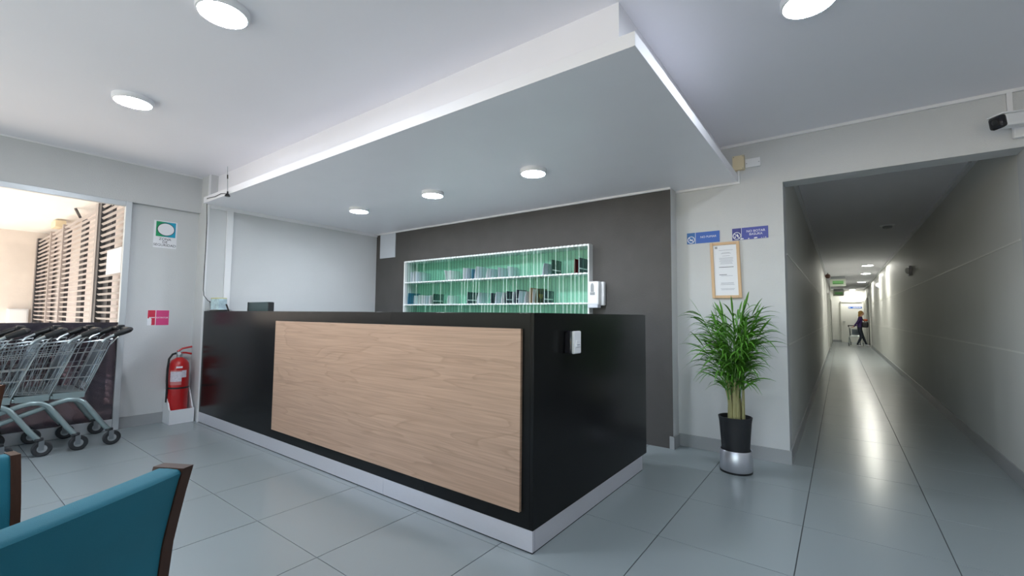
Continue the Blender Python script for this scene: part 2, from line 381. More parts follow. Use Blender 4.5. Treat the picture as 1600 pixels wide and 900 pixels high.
# glazed front on the left wall
g = D.objects.new('window_1', None); C.objects.link(g); g.location = (XL, 1.2, 0); g['kind'] = 'structure'
FX0, FX1 = XL-0.05, XL
obj('jamb', MB().box(FX0, FX1, 1.195, 1.244, 0, 2.235, bev=0.003), alu_frame, g)
obj('head', MB().box(FX0, FX1, -4.3, 1.195, 2.185, 2.235, bev=0.003), alu_frame, g)
obj('bottom_rail', MB().box(FX0, FX1-0.005, -4.3, 1.195, 0.0, 0.105, bev=0.003), alu_frame, g)
for y in (-0.75, -2.7): obj('mullion', MB().box(FX0, FX1, y-0.03, y+0.03, 0.105, 2.185), alu_frame, g)
for a, b in ((-0.72, 1.195), (-2.67, -0.78), (-4.3, -2.73)):
    obj('glass_pane', MB().box(FX0+0.02, FX0+0.026, a, b, 0.105, 2.185), pane, g, False)
    obj('tinted_film', MB().box(FX0+0.0265, FX0+0.0275, a, b, 0.105, 1.037), film, g, False)
# street windows behind the viewer
g2 = D.objects.new('window_2', None); C.objects.link(g2); g2.location = (-1.2, -4.55, 0); g2['kind'] = 'structure'
for x in (-5.2, -3.2, -1.2, 0.8, 2.9): obj('mullion', MB().box(x-0.03, x+0.03, -4.6, -4.54, 0.12, 2.45), alu_frame, g2)
for a, b in ((-5.17, -3.23), (-3.17, -1.23), (-1.17, 0.77), (0.83, 2.87)): obj('glass_pane', MB().box(a, b, -4.575, -4.57, 0.12, 2.45), pane, g2, False)

# ---------------------------------------------------------------- outdoors, seen through the left glazing
struct('ground_outside', MB().box(-12.3, -5.8, -16, 3, -0.1, -0.01).box(-5.8, 6, -16, -4.7, -0.1, -0.01), conc)
struct('ceiling_carport', MB().box(-12.1, -5.87, -2.0, 3.0, 2.585, 2.75), mat('carport_ceiling_paint', (0.90, 0.88, 0.85), 0.8))
struct('wall_carport', MB().box(-12.1, -11.9, -9, 3.0, -0.01, 2.585), beige)
bw = struct('wall_carport_back', MB().box(-12.0, -5.87, 1.52, 1.7, -0.01, 2.585), pale_panel)
gt = thing('slatted_gate', 'taupe metal gate of horizontal slats seen outside through the left glazing', 'gate', (-8.8, 1.3, -0.01))
GY = 1.30
for x0, x1, nm in ((-11.84, -11.72, 'post'), (-7.34, -7.12, 'post')):
    obj(nm, MB().box(x0, (x0+x1)/2, GY-0.03, GY+0.07, -0.01, 2.46).box((x0+x1)/2, x1, GY-0.02, GY+0.07, -0.01, 2.46, mi=1), [slat_m, gate_dark], gt, False)
for x in (-9.42, -10.45): obj('upright', MB().box(x-0.03, x+0.03, GY-0.025, GY+0.03, -0.01, 2.45), slat_m, gt, False)
for x in (-11.25, -10.35, -9.22, -8.12, -6.80): obj('rear_post', MB().box(x*1.03-0.13, x*1.03+0.13, GY+0.035, GY+0.07, -0.01, 2.40), gate_dark, gt, False)
def slat_mesh(a, b):
    L_ = b-a
    return MB().add([(0, 0, 0.024), (L_, 0, 0.024), (L_, -0.005, 0.021), (0, -0.005, 0.021), (0, 0.018, 0.006), (L_, 0.018, 0.006), (L_, 0.013, 0.0), (0, 0.013, 0.0)],
                    [(0, 1, 2, 3), (4, 7, 6, 5), (0, 4, 5, 1), (3, 2, 6, 7), (0, 3, 7, 4), (1, 5, 6, 2)]).mesh('slat', slat_m, smooth=False)
for a, b in ((-11.72, -9.45), (-9.39, -7.34), (-7.12, -5.9)):
    sm = slat_mesh(a, b)
    for k in range(34):
        s_ = D.objects.new('slat', sm); C.objects.link(s_); s_.parent = gt; s_.location = Vector((a, GY-0.01, 0.06+k*0.0705))-gt.location
obj('ceiling_strut', MB().tube([(-8.42, GY, 2.44), (-8.62, GY-0.02, 2.58)], 0.018, 6), gate_dark, gt)
obj('top_bracket', MB().box(-10.15, -9.8, GY-0.06, GY+0.06, 2.46, 2.56), cream_pl, gt, False)
tag(obj('paper_notice', MB().box(-6.70, -6.10, GY-0.024, GY-0.021, 1.555, 1.83), paper, smooth=False), 'blank white paper sheet fixed on the slatted gate outside', 'notice')
mt = thing('meter_box', 'white meter box on the beige outdoor wall left of the slatted gate', 'box', (-11.9, 1.15, 0.93))
obj('case', MB().box(-11.9, -11.8, 0.98, 1.24, 0.80, 1.17, bev=0.01), white_pl, mt); obj('cover', MB().box(-11.8, -11.79, 1.0, 1.22, 0.82, 1.15, bev=0.004), white_pl, mt)

# ---------------------------------------------------------------- reception counter
XC, YC, CT = -1.219, 1.830, 1.158
ct = thing('reception_counter', 'long black reception counter with oak panel and metal plinth', 'counter', (-3.3, 2.2, 0))
obj('front_panel', MB().box(-5.415, XC-0.02, YC, YC+0.02, 0.106, CT-0.002, bev=0.001), black_lam, ct)
obj('end_panel', MB().box(XC-0.019, XC, YC, 3.392, 0.106, CT-0.002, bev=0.001), black_lam, ct)
obj('counter_top', MB().box(-5.415, XC-0.02, YC+0.02, YC+0.30, CT-0.03, CT).box(XC-0.32, XC-0.019, YC+0.30, 3.392, CT-0.03, CT), black_lam, ct, False)
desk_bounce = mat('bounce_white_laminate', (0.80, 0.80, 0.78), 0.5)  # unseen desk side, made white to bounce light up under the soffit
obj('inner_panel', MB().box(-5.415, XC-0.32, YC+0.28, YC+0.30, 0.0, CT-0.03).box(XC-0.32, XC-0.30, YC+0.30, 3.392, 0, CT-0.03), desk_bounce, ct, False)
obj('desk_top', MB().box(-5.415, XC-0.33, YC+0.30, YC+0.85, 0.72, 0.745), desk_bounce, ct, False)
obj('oak_panel', MB().box(-3.808, -1.286, YC-0.018, YC, 0.183, 1.077, bev=0.001), oak, ct)
for a, b in ((-5.415, -2.356), (-2.354, XC)):
    obj('plinth', MB().box(a, b, YC-0.001, YC+0.018, 0.006, 0.106), alu, ct, False)
obj('plinth', MB().box(XC-0.018, XC+0.001, YC+0.02, 3.30, 0.006, 0.106), alu, ct, False)
obj('plinth_gasket', MB().box(-5.415, XC, YC, YC+0.016, 0, 0.006).box(XC-0.016, XC, YC, 3.30, 0, 0.006), rubber, ct, False)

# wall soap dispensers
d1 = thing('soap_dispenser', 'white soap dispenser on the charcoal wall right of the mail rack', 'dispenser', (-1.87, YD, 1.225))
obj('back_plate', MB().box(-1.945, -1.815, YD-0.05, YD, 1.245, 1.475, bev=0.012), white_pl, d1)
obj('cover', MB().box(-1.955, -1.84, YD-0.115, YD-0.03, 1.250, 1.478, bev=0.018), white_pl, d1)
obj('push_bar', MB().box(-1.952, -1.845, YD-0.122, YD-0.05, 1.222, 1.252, bev=0.006), mat('pale_grey_plastic', (0.60, 0.63, 0.70), 0.4), d1)
wz = [(-1.905+0.017*math.cos(t), 1.425+0.036*math.sin(t)) for t in [PI*k/10 for k in range(11)]] + [(-1.922, 1.375), (-1.888, 1.375)]
obj('level_window', MB().prism(wz, 'y', YD-0.1175, YD-0.114), grey_pl, d1, False)
obj('label_plate', MB().box(-1.928, -1.878, YD-0.118, YD-0.114, 1.345, 1.372), grey_pl, d1, False)
d3 = thing('hand_gel_dispenser', 'small white and black dispenser on the end of the black counter', 'dispenser', (XC, 2.17, 0.94))
obj('back_case', MB().box(XC, XC+0.045, 2.128, 2.212, 0.938, 1.062, bev=0.008), smoke_pl, d3)
obj('cover', MB().box(XC+0.045, XC+0.062, 2.128, 2.212, 0.938, 1.062, bev=0.007), white_pl, d3)
obj('push_plate', MB().box(XC+0.061, XC+0.067, 2.146, 2.194, 0.975, 1.01, bev=0.002), white_pl, d3)
obj('mark', MB().box(XC+0.067, XC+0.0675, 2.155, 2.185, 0.985, 0.989), grey_ink, d3, False)

# ---------------------------------------------------------------- pigeonhole rack
rk = thing('mail_rack', 'white pigeonhole rack with sea green acrylic dividers in the charcoal wall', 'rack', (-3.32, YD, NZ0))
RY0, RY1 = 3.895, 4.125
obj('back_panel', MB().box(NX0+0.02, NX1-0.02, RY1, RY1+0.01, NZ0, NZ1), rack_green, rk, False)
obj('side_panel', MB().box(NX0, NX0+0.022, RY0, RY1+0.01, NZ0, NZ1), rack_white, rk, False)
obj('side_panel', MB().box(NX1-0.014, NX1, RY0, RY1+0.01, NZ0, NZ1), rack_white, rk, False)
for z, t in ((NZ1-0.016, 0.016), (1.556, 0.012), (1.262, 0.012), (NZ0, 0.014)):
    sh = obj('shelf', MB().box(NX0+0.022, NX1-0.014, RY0+0.004, RY1, z, z+t), rack_green if False else rack_white, rk, False)
    ed = MB()
    nn = 60
    for k in range(nn):
        x = NX0+0.03+k*0.0450
        ed.box(x, x+0.026, RY0-0.004, RY0+0.004, z-0.002, z+t+0.002)
    e_ = obj('slotted_edge', ed, rack_white, sh, False); e_['kind'] = 'stuff'
def divider_mesh(h, edge):
    b = MB().box(0, 0.003, 0.0, RY1-RY0-0.012, 0, h, 0); b.box(-0.0004, 0.0034, -0.002, 0.0, 0, h, 1)
    return b.mesh('divider', [acrylic, edge], smooth=False)
rows = ((1.572-0.004, NZ1-0.016), (1.274, 1.556), (NZ0+0.014, 1.262))
SL = 0.0450
for z0, z1 in rows:
    ms = [divider_mesh(z1-z0, rack_edge_d), divider_mesh(z1-z0, rack_edge_l)]
    for k in range(1, 60):
        x = NX0+0.022+k*SL
        if x > NX1-0.03: break
        light = random.random() < (0.30 if z0 > 1.5 else 0.42)*(0.4 if k < 22 else 1.25)
        o = D.objects.new('divider', ms[1 if light else 0]); C.objects.link(o); o.parent = rk
        o.location = Vector((x, RY0+0.008, z0))-rk.location
env = mat('pale_envelope', (0.72, 0.76, 0.86), 0.7); env2 = mat('white_envelope', (0.88, 0.88, 0.92), 0.7)
navy = mat('navy_folder', (0.016, 0.030, 0.050), 0.5); bluef = mat('blue_folder', (0.03, 0.17, 0.30), 0.5); dgreen = mat('dark_green_folder', (0.010, 0.045, 0.042), 0.5)
redf = mat('red_booklet', (0.26, 0.018, 0.022), 0.5); tan = mat('tan_cover', (0.42, 0.25, 0.14), 0.6); olive = mat('olive_cover', (0.12, 0.11, 0.06), 0.6); gold = mat('gold_print', (0.42, 0.30, 0.07), 0.5)
KIND = {'pale': (env, 'pale grey envelope', 'envelope'), 'white': (env2, 'white envelope', 'envelope'), 'navy': (navy, 'navy folder', 'folder'), 'blue': (bluef, 'blue folder', 'folder'),
        'green': (dgreen, 'dark green folder', 'folder'), 'red': (redf, 'red booklet', 'booklet'), 'tan': (tan, 'tan booklet', 'booklet'), 'gold': (olive, 'olive booklet with a gold emblem', 'booklet')}
ORD = 'first second third fourth fifth sixth seventh eighth ninth tenth eleventh twelfth thirteenth fourteenth fifteenth sixteenth seventeenth eighteenth nineteenth twentieth'.split() + ['twenty-first', 'twenty-second', 'twenty-third']
# per row: (pixel of the front edge, kind, height, lean)
f_ = 691.15
def x_at(u, y):
    d = r2*((u-800)/f_) + d2*0.0 + fw
    return d.x/d.y*y
mail = {'upper': [(641.5, 'pale', 0.135, 0), (645.5, 'white', 0.145, .02), (650, 'pale', 0.13, 0), (655, 'pale', 0.12, .01), (697, 'white', 0.125, -.03), (702, 'white', 0.12, -.02), (723, 'white', 0.14, 0),
                  (728, 'pale', 0.135, .02), (738, 'blue', 0.115, .0), (742, 'white', 0.145, .03), (747, 'pale', 0.14, .01), (759, 'white', 0.11, .06), (765, 'pale', 0.105, .03), (778, 'pale', 0.115, -.05), (795, 'pale', 0.12, -.06),
                  (848, 'pale', 0.125, .06), (862, 'green', 0.155, .04), (898, 'red', 0.145, .09), (905, 'navy', 0.155, .03)],
        'lower': [(632, 'blue', 0.16, .02), (638, 'blue', 0.15, .01), (648, 'pale', 0.115, .02), (654, 'white', 0.12, .02), (660, 'white', 0.115, .0), (665, 'pale', 0.11, .01), (671, 'white', 0.115, .02), (676, 'green', 0.13, .02),
                  (700, 'white', 0.105, .06), (730, 'navy', 0.14, .08), (745, 'pale', 0.13, .05), (768, 'navy', 0.12, .1), (773, 'pale', 0.13, .02), (784, 'white', 0.12, .05), (790, 'navy', 0.135, .02), (801, 'pale', 0.125, .07),
                  (805, 'navy', 0.15, .05), (811, 'pale', 0.135, .07), (819, 'pale', 0.125, .06), (829, 'tan', 0.165, .03), (833, 'white', 0.15, .05), (837, 'gold', 0.155, .02), (850, 'navy', 0.13, .0)]}
for row, items in mail.items():
    z0 = 1.569 if row == 'upper' else 1.275
    for i, (u, kd, h, lean) in enumerate(items):
        m_, desc, cat = KIND[kd]; x = x_at(u, RY0+0.02)
        k = round((x-NX0-0.022)/SL-0.5); xs = NX0+0.022+k*SL      # slot it stands in
        x = min(max(x, xs+0.012), xs+SL-0.010, NX1-0.026); lean = max(-.032, min(.032, lean))
        mb = MB(); dd = 0.205; t = 0.0025 if cat == 'envelope' else 0.004
        ns = 5; vs = []; fs = []
        lx = min(max(lean, xs+0.007-x), xs+SL-0.006-x, NX1-0.018-x)              # top of the piece leans within its slot
        for a in range(ns+1):
            q = a/ns; bx = lx*q*q
            for yy in (RY0+0.012, RY0+0.012+dd):
                for tt in (-t/2, t/2): vs.append((x+bx+tt, yy, z0+h*q))
        for a in range(ns):
            p = a*4
            fs += [(p, p+2, p+6, p+4), (p+1, p+5, p+7, p+3), (p, p+4, p+5, p+1), (p+2, p+3, p+7, p+6)]
        fs += [(0, 1, 3, 2), (ns*4, ns*4+2, ns*4+3, ns*4+1)]
        mb.add(vs, fs)
        o = obj(cat, mb, m_, at=(x, RY0+0.1, z0))
        tag(o, f'{desc}, {ORD[i]} from left on the {row} shelf of the rack', cat, f'mail in the {row} row of the rack')
        if kd in ('green', 'navy') and cat == 'folder' and h > 0.125:
            q = lambda zz: x + lx*(zz/h)**2 + t/2
            obj('label_strip', MB().add([(q(h*.28)+.0006, RY0+.03, z0+h*.28), (q(h*.28)+.0006, RY0+.2, z0+h*.28), (q(h*.36)+.0006, RY0+.2, z0+h*.36), (q(h*.36)+.0006, RY0+.03, z0+h*.36)], [(0, 1, 2, 3)]), env2, o, False)
        if kd == 'gold':
            obj('emblem', MB().lathe([(0.0001, 0), (0.038, 0), (0.038, .0012)], (x+lx*.3+t/2+.001, RY0+.11, z0+.085), 16, axis='x'), gold, o, False)

# ---------------------------------------------------------------- things on the counter
tb = thing('tissue_box', 'pale blue and white box standing on the left end of the counter', 'box', (-5.24, 1.9, CT))
obj('carton', MB().box(-5.385, -5.175, 1.875, 1.955, CT+0.012, CT+0.128, bev=0.004), mat('blue_white_print', (0.42, 0.55, 0.80), 0.6, var=0.75, vscale=22), tb)
obj('lid_edge', MB().box(-5.37, -5.19, 1.872, 1.958, CT+0.128, CT+0.138), mat('yellow_green_print', (0.55, 0.52, 0.25), 0.6), tb, False)
obj('saucer', MB().lathe([(0.06, 0), (0.11, 0.010), (0.115, 0.014), (0.06, 0.012)], (-5.275, 1.925, CT), 20), white_pl, tb)
ad = thing('power_adapter', 'small black adapter with a thin cable at the left counter end', 'adapter', (-5.40, 1.86, CT))
obj('body', MB().box(-5.408, -5.395, 1.88, 1.90, CT, CT+0.085, bev=0.003), black_pl, ad); obj('plug', MB().box(-5.412, -5.38, 1.875, 1.905, CT+0.085, CT+0.1, bev=0.003), black_pl, ad)
pn = obj('pen', MB().tube([(-4.955, 1.89, CT), (-5.02, 1.89, CT+0.066)], 0.008, 8), black_pl, at=(-4.96, 1.89, CT)); tag(pn, 'black pen leaning up behind the counter beside the tissue box', 'pen')
mo = thing('monitor', 'dark monitor standing behind the left part of the counter', 'monitor', (-4.92, 2.3, 0.745))
obj('casing', MB().box(-5.145, -4.68, 2.15, 2.20, 0.88, 1.256, bev=0.008), teal_dark, mo)
obj('edge_strip', MB().box(-5.152, -5.135, 2.146, 2.20, 0.88, 1.256), black_pl, mo, False); obj('edge_strip', MB().box(-4.69, -4.673, 2.146, 2.20, 0.88, 1.252), black_pl, mo, False)
obj('stand', MB().box(-4.96, -4.86, 2.17, 2.19, 0.76, 0.9).box(-5.03, -4.79, 2.145, 2.30, 0.746, 0.76), black_pl, mo, False)
# antenna with its cable at the soffit corner
an = thing('antenna', 'thin black rod antenna standing at the left end of the soffit lip', 'antenna', (-4.77, 1.765, ZS))
obj('magnet_base', MB().lathe([(0.024, -0.03), (0.022, -0.018), (0.008, 0.0), (0.006, 0.02)], (-4.765, 1.757, ZS), 16), black_pl, an)
obj('rod', MB().tube([(-4.765, 1.757, ZS+0.01), (-4.78, 1.757, 2.44), (-4.795, 1.757, 2.575)], [0.004, 0.003, 0.002], 6), grey_pl, an)
obj('rod_sleeve', MB().tube([(-4.781, 1.757, 2.45), (-4.786, 1.757, 2.49)], 0.006, 8), black_pl, an)
cb = obj('antenna_cable', MB().tube([(-4.78, 1.765, ZS+0.0), (-4.95, 1.768, ZS+0.03), (-5.1, 1.768, ZS+0.022), (-5.3, 1.768, ZS+0.035), (-5.405, 1.80, ZS+0.02), (-5.41, 1.812, 2.1), (-5.407, 1.812, 1.8), (-5.413, 1.812, 1.5), (-5.408, 1.812, 1.38), (-5.41, 1.82, 1.32), (-5.405, 1.86, 1.265), (-5.402, 1.885, 1.255)], 0.0035, 6), black_pl, at=(-5.4, 1.8, 1.3))
tag(cb, 'thin dark cable running down the wall corner from the antenna', 'cable')
vp = thing('access_panel', 'plain pale square cover at the top left of the charcoal wall', 'panel', (-5.16, YD, 1.94))
obj('cover', MB().box(-5.325, -4.99, YD-0.012, YD, 1.94, 2.284, bev=0.002), mat('pale_blue_white', (0.60, 0.64, 0.70), 0.6), vp)

# ---------------------------------------------------------------- signs on the left pier
s1 = thing('safety_zone_sign', 'white sign with green and blue square reading zona de seguridad', 'sign', (XLW, 1.536, 1.81))
obj('plate', MB().box(XLW, XLW+0.004, 1.436, 1.637, 1.813, 2.098), sign_white, s1, False)
gm = mat('green_to_blue_print', (0, 0.3, 0.2), 0.4); n = gm.node_tree.nodes; L = gm.node_tree.links
tc = n.new('ShaderNodeTexCoord'); sx_ = n.new('ShaderNodeSeparateXYZ'); rp = n.new('ShaderNodeValToRGB'); L.new(tc.outputs['Generated'], sx_.inputs[0]); L.new(sx_.outputs[1], rp.inputs[0])
rp.color_ramp.elements[0].color = (0.0, 0.30, 0.11, 1); rp.color_ramp.elements[0].position = 0.25; rp.color_ramp.elements[1].color = (0.0, 0.32, 0.52, 1); rp.color_ramp.elements[1].position = 0.85
L.new(rp.outputs[0], n['Principled BSDF'].inputs['Base Color'])
obj('colour_square', MB().box(XLW+0.004, XLW+0.005, 1.455, 1.624, 1.932, 2.090), gm, s1, False)
def ell(cy, cz, ry, rz, k=28): return [(cy+ry*math.cos(2*PI*i/k), cz+rz*math.sin(2*PI*i/k)) for i in range(k)]
obj('oval_outline', MB().prism(ell(1.5395, 2.011, 0.076, 0.068), 'x', XLW+0.005, XLW+0.0058), ink, s1, False)
obj('white_oval', MB().prism(ell(1.5395, 2.011, 0.070, 0.062), 'x', XLW+0.0058, XLW+0.0066), sign_white, s1, False)
for t_, z in (('ZONA', 1.906), ('DE', 1.875), ('SEGURIDAD', 1.843)): text(t_, 0.036, ink, s1, (XLW+0.0045, 1.536, z), 'X')
s2 = thing('fire_extinguisher_sign', 'red and magenta sign reading extintor on the left wall', 'sign', (XLW, 1.52, 1.0))
obj('plate', MB().box(XLW, XLW+0.003, 1.427, 1.610, 1.003, 1.161), sign_white, s2, False)
obj('red_field', MB().box(XLW+0.003, XLW+0.004, 1.429, 1.492, 1.075, 1.159).box(XLW+0.003, XLW+0.0039, 1.460, 1.492, 1.006, 1.075), sign_red, s2, False)
obj('magenta_field', MB().box(XLW+0.003, XLW+0.004, 1.498, 1.608, 1.005, 1.159), sign_pink, s2, False)
obj('pictogram', MB().box(XLW+0.004, XLW+0.0048, 1.434, 1.462, 1.010, 1.070).box(XLW+0.004, XLW+0.0048, 1.441, 1.455, 1.070, 1.084).box(XLW+0.004, XLW+0.0048, 1.441, 1.488, 1.080, 1.087), sign_white, s2, False)
text('EXTINTOR', 0.021, sign_white, s2, (XLW+0.0042, 1.551, 1.082), 'X')
# signs on the white wall
def rule_sign(name, label, x0, x1, z0, z1, m1, m2, lines, ts):
    s = thing(name, label, 'sign', ((x0+x1)/2, YW, z0))
    xm = x0+(x1-x0)*0.268
    obj('plate', MB().box(x0, x1, YW-0.004, YW, z0, z1), m1, s, False)
    obj('symbol_field', MB().box(x0+0.001, xm-0.001, YW-0.005, YW-0.004, z0+0.001, z1-0.001), m2, s, False)
    obj('divider_line', MB().box(xm-0.002, xm+0.001, YW-0.0052, YW-0.004, z0, z1), sign_white, s, False)
    c = (x0+(xm-x0)*0.5, YW-0.006, z0+(z1-z0)*0.36); r = 0.029
    obj('ban_ring', MB().tube([(c[0]+r*math.cos(a), c[1], c[2]+r*math.sin(a)) for a in [2*PI*k/24 for k in range(24)]], 0.0032, 6, closed=True), sign_white, s)
    obj('ban_bar', MB().tube([(c[0]-r*.7, c[1], c[2]+r*.7), (c[0]+r*.7, c[1], c[2]-r*.7)], 0.003, 6), sign_white, s)
    g_ = MB()
    if 'no_smoking' in name: g_.box(c[0]-.017, c[0]+.014, c[1]-.0004, c[1]+.0008, c[2]-.007, c[2]-.001).box(c[0]+.005, c[0]+.016, c[1]-.0004, c[1]+.0008, c[2]+.004, c[2]+.007)
    else: g_.prism([(c[0]-.002, c[2]+.016), (c[0]+.006, c[2]+.014), (c[0]+.014, c[2]+.0), (c[0]+.008, c[2]-.016), (c[0]+.002, c[2]-.002)], 'y', c[1]-.0004, c[1]+.0008).box(c[0]-.018, c[0]-.008, c[1]-.0004, c[1]+.0008, c[2]-.014, c[2]-.004)
    obj('pictogram', g_, sign_white, s, False)
    for i, t_ in enumerate(lines): text(t_, ts, sign_white, s, ((xm+x1)/2+0.008, YW-0.0045, (z0+z1)/2+0.004+(len(lines)-1)*0.0125-i*0.026), 'Y')
    return s
rule_sign('no_smoking_sign', 'blue sign reading no fumar with a no smoking symbol', -1.097, -0.824, 1.801, 1.900, sign_blue, sign_dblue, ['NO FUMAR'], 0.026)
s = rule_sign('no_littering_sign', 'violet blue sign reading no botar basura, worn along its lower edge', -0.724, -0.455, 1.801, 1.902, sign_violet, sign_dviolet, ['NO BOTAR', 'BASURA'], 0.027)
ch = MB()
for a, b, h in ((-0.665, -0.635, .008), (-0.605, -0.592, .006), (-0.560, -0.533, .009), (-0.507, -0.500, .006), (-0.49, -0.485, .006), (-0.478, -0.470, .008)): ch.prism([(a, 1.806), (a+.006, 1.803), (b, 1.806), (b-.004, 1.806+h), (a+.004, 1.805+h)], 'y', YW-.0055, YW-.004)
obj('paint_chips', ch, sign_white, s, False)['kind'] = 'stuff'
# framed notice
fr_ = thing('framed_notice', 'pale wood frame with a printed white notice above the palm', 'frame', (-0.78, YW, 1.31))
def rotp(mb, c=(-0.78, 1.55), a=math.radians(1.7)):
    mb.v = [(c[0]+(x-c[0])*math.cos(a)+(c[1]-z)*math.sin(a)*1.0, y, c[1]-(c[1]-z)*math.cos(a)+(x-c[0])*math.sin(a)*0.0) for x, y, z in mb.v]; return mb
FXa, FXb, FZa, FZb, fwid = -0.895, -0.663, 1.308, 1.792, 0.024
for a in ((FXa, FXa+fwid, FZa, FZb), (FXb-fwid, FXb, FZa, FZb)): obj('stile', rotp(MB().box(a[0], a[1], YW-0.022, YW, a[2], a[3], bev=0.003)), pale_wood, fr_)
for a in ((FXa+fwid, FXb-fwid, FZa, FZa+fwid), (FXa+fwid, FXb-fwid, FZb-fwid, FZb)): obj('rail', rotp(MB().box(a[0], a[1], YW-0.021, YW, a[2], a[3], bev=0.003)), pale_wood, fr_)
sheet = obj('notice_sheet', rotp(MB().box(FXa+fwid, FXb-fwid, YW-0.012, YW-0.008, FZa+fwid, FZb-fwid)), paper, fr_, False)
ln = MB(); cx = (FXa+FXb)/2+0.008
for z, wd in ((1.722, .11), (1.70, .06), (1.693, .08), (1.672, .06), (1.655, .11), (1.645, .11), (1.635, .10), (1.625, .11), (1.615, .09), (1.605, .10), (1.50, .09), (1.44, .10), (1.432, .10), (1.424, .11), (1.39, .11), (1.38, .10)): ln.box(cx-wd/2, cx+wd/2, YW-.0127, YW-.0119, z-.0012, z+.0012)
obj('print_lines', rotp(ln), grey_ink, fr_, False)['kind'] = 'stuff'
obj('heading_lines', rotp(MB().box(cx-.06, cx+.055, YW-.0128, YW-.0119, 1.573, 1.577).box(cx-.06, cx+.0, YW-.0128, YW-.0119, 1.508, 1.512)), ink, fr_, False)
obj('emblem', rotp(MB().box(FXa+fwid+.014, FXa+fwid+.034, YW-.0128, YW-.0119, 1.737, 1.757)), grey_pl, fr_, False)

# junction boxes by the soffit corner, CCTV camera
j1 = thing('cream_junction_box', 'cream square junction box at the right end of the soffit', 'box', (-0.66, YW, 2.40))
obj('case', MB().box(-0.705, -0.615, YW-0.04, YW, 2.395, 2.52, bev=0.004), cream_pl, j1)
for x, z in ((-.625, 2.405), (-.625, 2.51), (-.695, 2.51)): obj('screw', MB().lathe([(0.004, 0), (0.003, -0.002)], (x, YW-0.04, z), 8, axis='y'), grey_pl, j1)
j2 = thing('white_cover_plate', 'white rectangular cover plate beside the cream junction box', 'plate', (-0.55, YW, 2.40))
obj('case', MB().box(-0.610, -0.497, YW-0.018, YW, 2.410, 2.484, bev=0.003), white_pl, j2)
for x in (-.60, -.508): obj('screw', MB().lathe([(0.004, 0), (0.003, -0.002)], (x, YW-0.018, 2.445), 8, axis='y'), grey_pl, j2)
cc = thing('security_camera', 'white bullet camera with black lens face high on the back wall', 'camera', (0.95, YW, 2.38))
M = Matrix.Translation((0.81, 3.93, 2.368)) @ Matrix.Rotation(math.radians(34), 4, 'Z') @ Matrix.Rotation(math.radians(-8), 4, 'Y')
def local(mb): mb.v = [tuple(M @ Vector(p)) for p in mb.v]; return mb
obj('body', local(MB().box(0.02, 0.30, -0.042, 0.042, -0.040, 0.038, bev=0.014)), white_pl, cc)
obj('sunshield', local(MB().box(0.0, 0.26, -0.048, 0.048, 0.036, 0.045, bev=0.003)), white_pl, cc)
obj('lens_face', local(MB().box(-0.006, 0.03, -0.044, 0.044, -0.043, 0.037, bev=0.016)), smoke_pl, cc)
obj('lens', local(MB().lathe([(0.018, 0.0), (0.018, -0.004), (0.010, -0.008)], (-0.004, 0, 0), 16, axis='x')), black_pl, cc)
obj('arm', MB().tube([tuple(M @ Vector((0.22, 0, -0.03))), (0.99, 4.00, 2.32), (1.02, 4.10, 2.33)], 0.018, 10), white_pl, cc)
obj('wall_base', MB().box(0.92, 1.12, YW-0.045, YW, 2.30, 2.48, bev=0.01), white_pl, cc)
struct('trim_9', MB().box(0.905, 0.93, YW-0.018, YW, 2.48, ZC-0.02), trim_paint)

# ---------------------------------------------------------------- lamps
def lamp(x, y, z, r, em, label, group):
    t = thing('ceiling_light', label, 'ceiling light', (x, y, z), group)
    obj('housing', MB().lathe([(r, 0), (r, -0.022), (r*0.97, -0.034), (r*0.90, -0.036), (r*0.90, -0.030)], (x, y, z), 36, cap=False), white_pl, t)
    obj('diffuser', MB().lathe([(0.0001, -0.0345), (r*0.90, -0.0345), (r*0.905, -0.030)], (x, y, z), 36, cap=False), em, t)
GA, GB, GH = 'round lamps on the main ceiling', 'round lamps under the soffit', 'round lamps along the corridor'
lamp(-2.385, 0.82, ZC, 0.115, lamp_e, 'large glowing round ceiling lamp nearest the viewer at upper left', GA)
lamp(-3.92, 0.83, ZC, 0.115, lamp_e, 'round ceiling lamp above the shopping trolleys by the left wall', GA)
lamp(-0.075, 2.385, ZC, 0.115, lamp_e, 'round ceiling lamp right of the soffit, cut by the top edge', GA)
lamp(-1.932, 2.875, ZS, 0.105, lamp_e, 'rightmost of the three round lamps under the soffit', GB)
lamp(-3.078, 2.872, ZS, 0.105, lamp_e, 'middle of the three round lamps under the soffit', GB)
lamp(-4.236, 2.865, ZS, 0.105, lamp_e, 'leftmost of the three round lamps under the soffit', GB)
lamp(0.60, 14.43, HZ, 0.12, hall_e, 'nearest lit round lamp on the corridor ceiling', GH)
lamp(0.655, 17.03, HZ, 0.12, hall_e, 'second lit round lamp along the corridor ceiling', GH)
lamp(0.68, 20.92, HZ, 0.12, hall_e, 'third lit round lamp along the corridor ceiling', GH)
lamp(0.50, 26.35, HZ, 0.12, hall_e, 'farthest corridor lamp washing the end wall', GH)

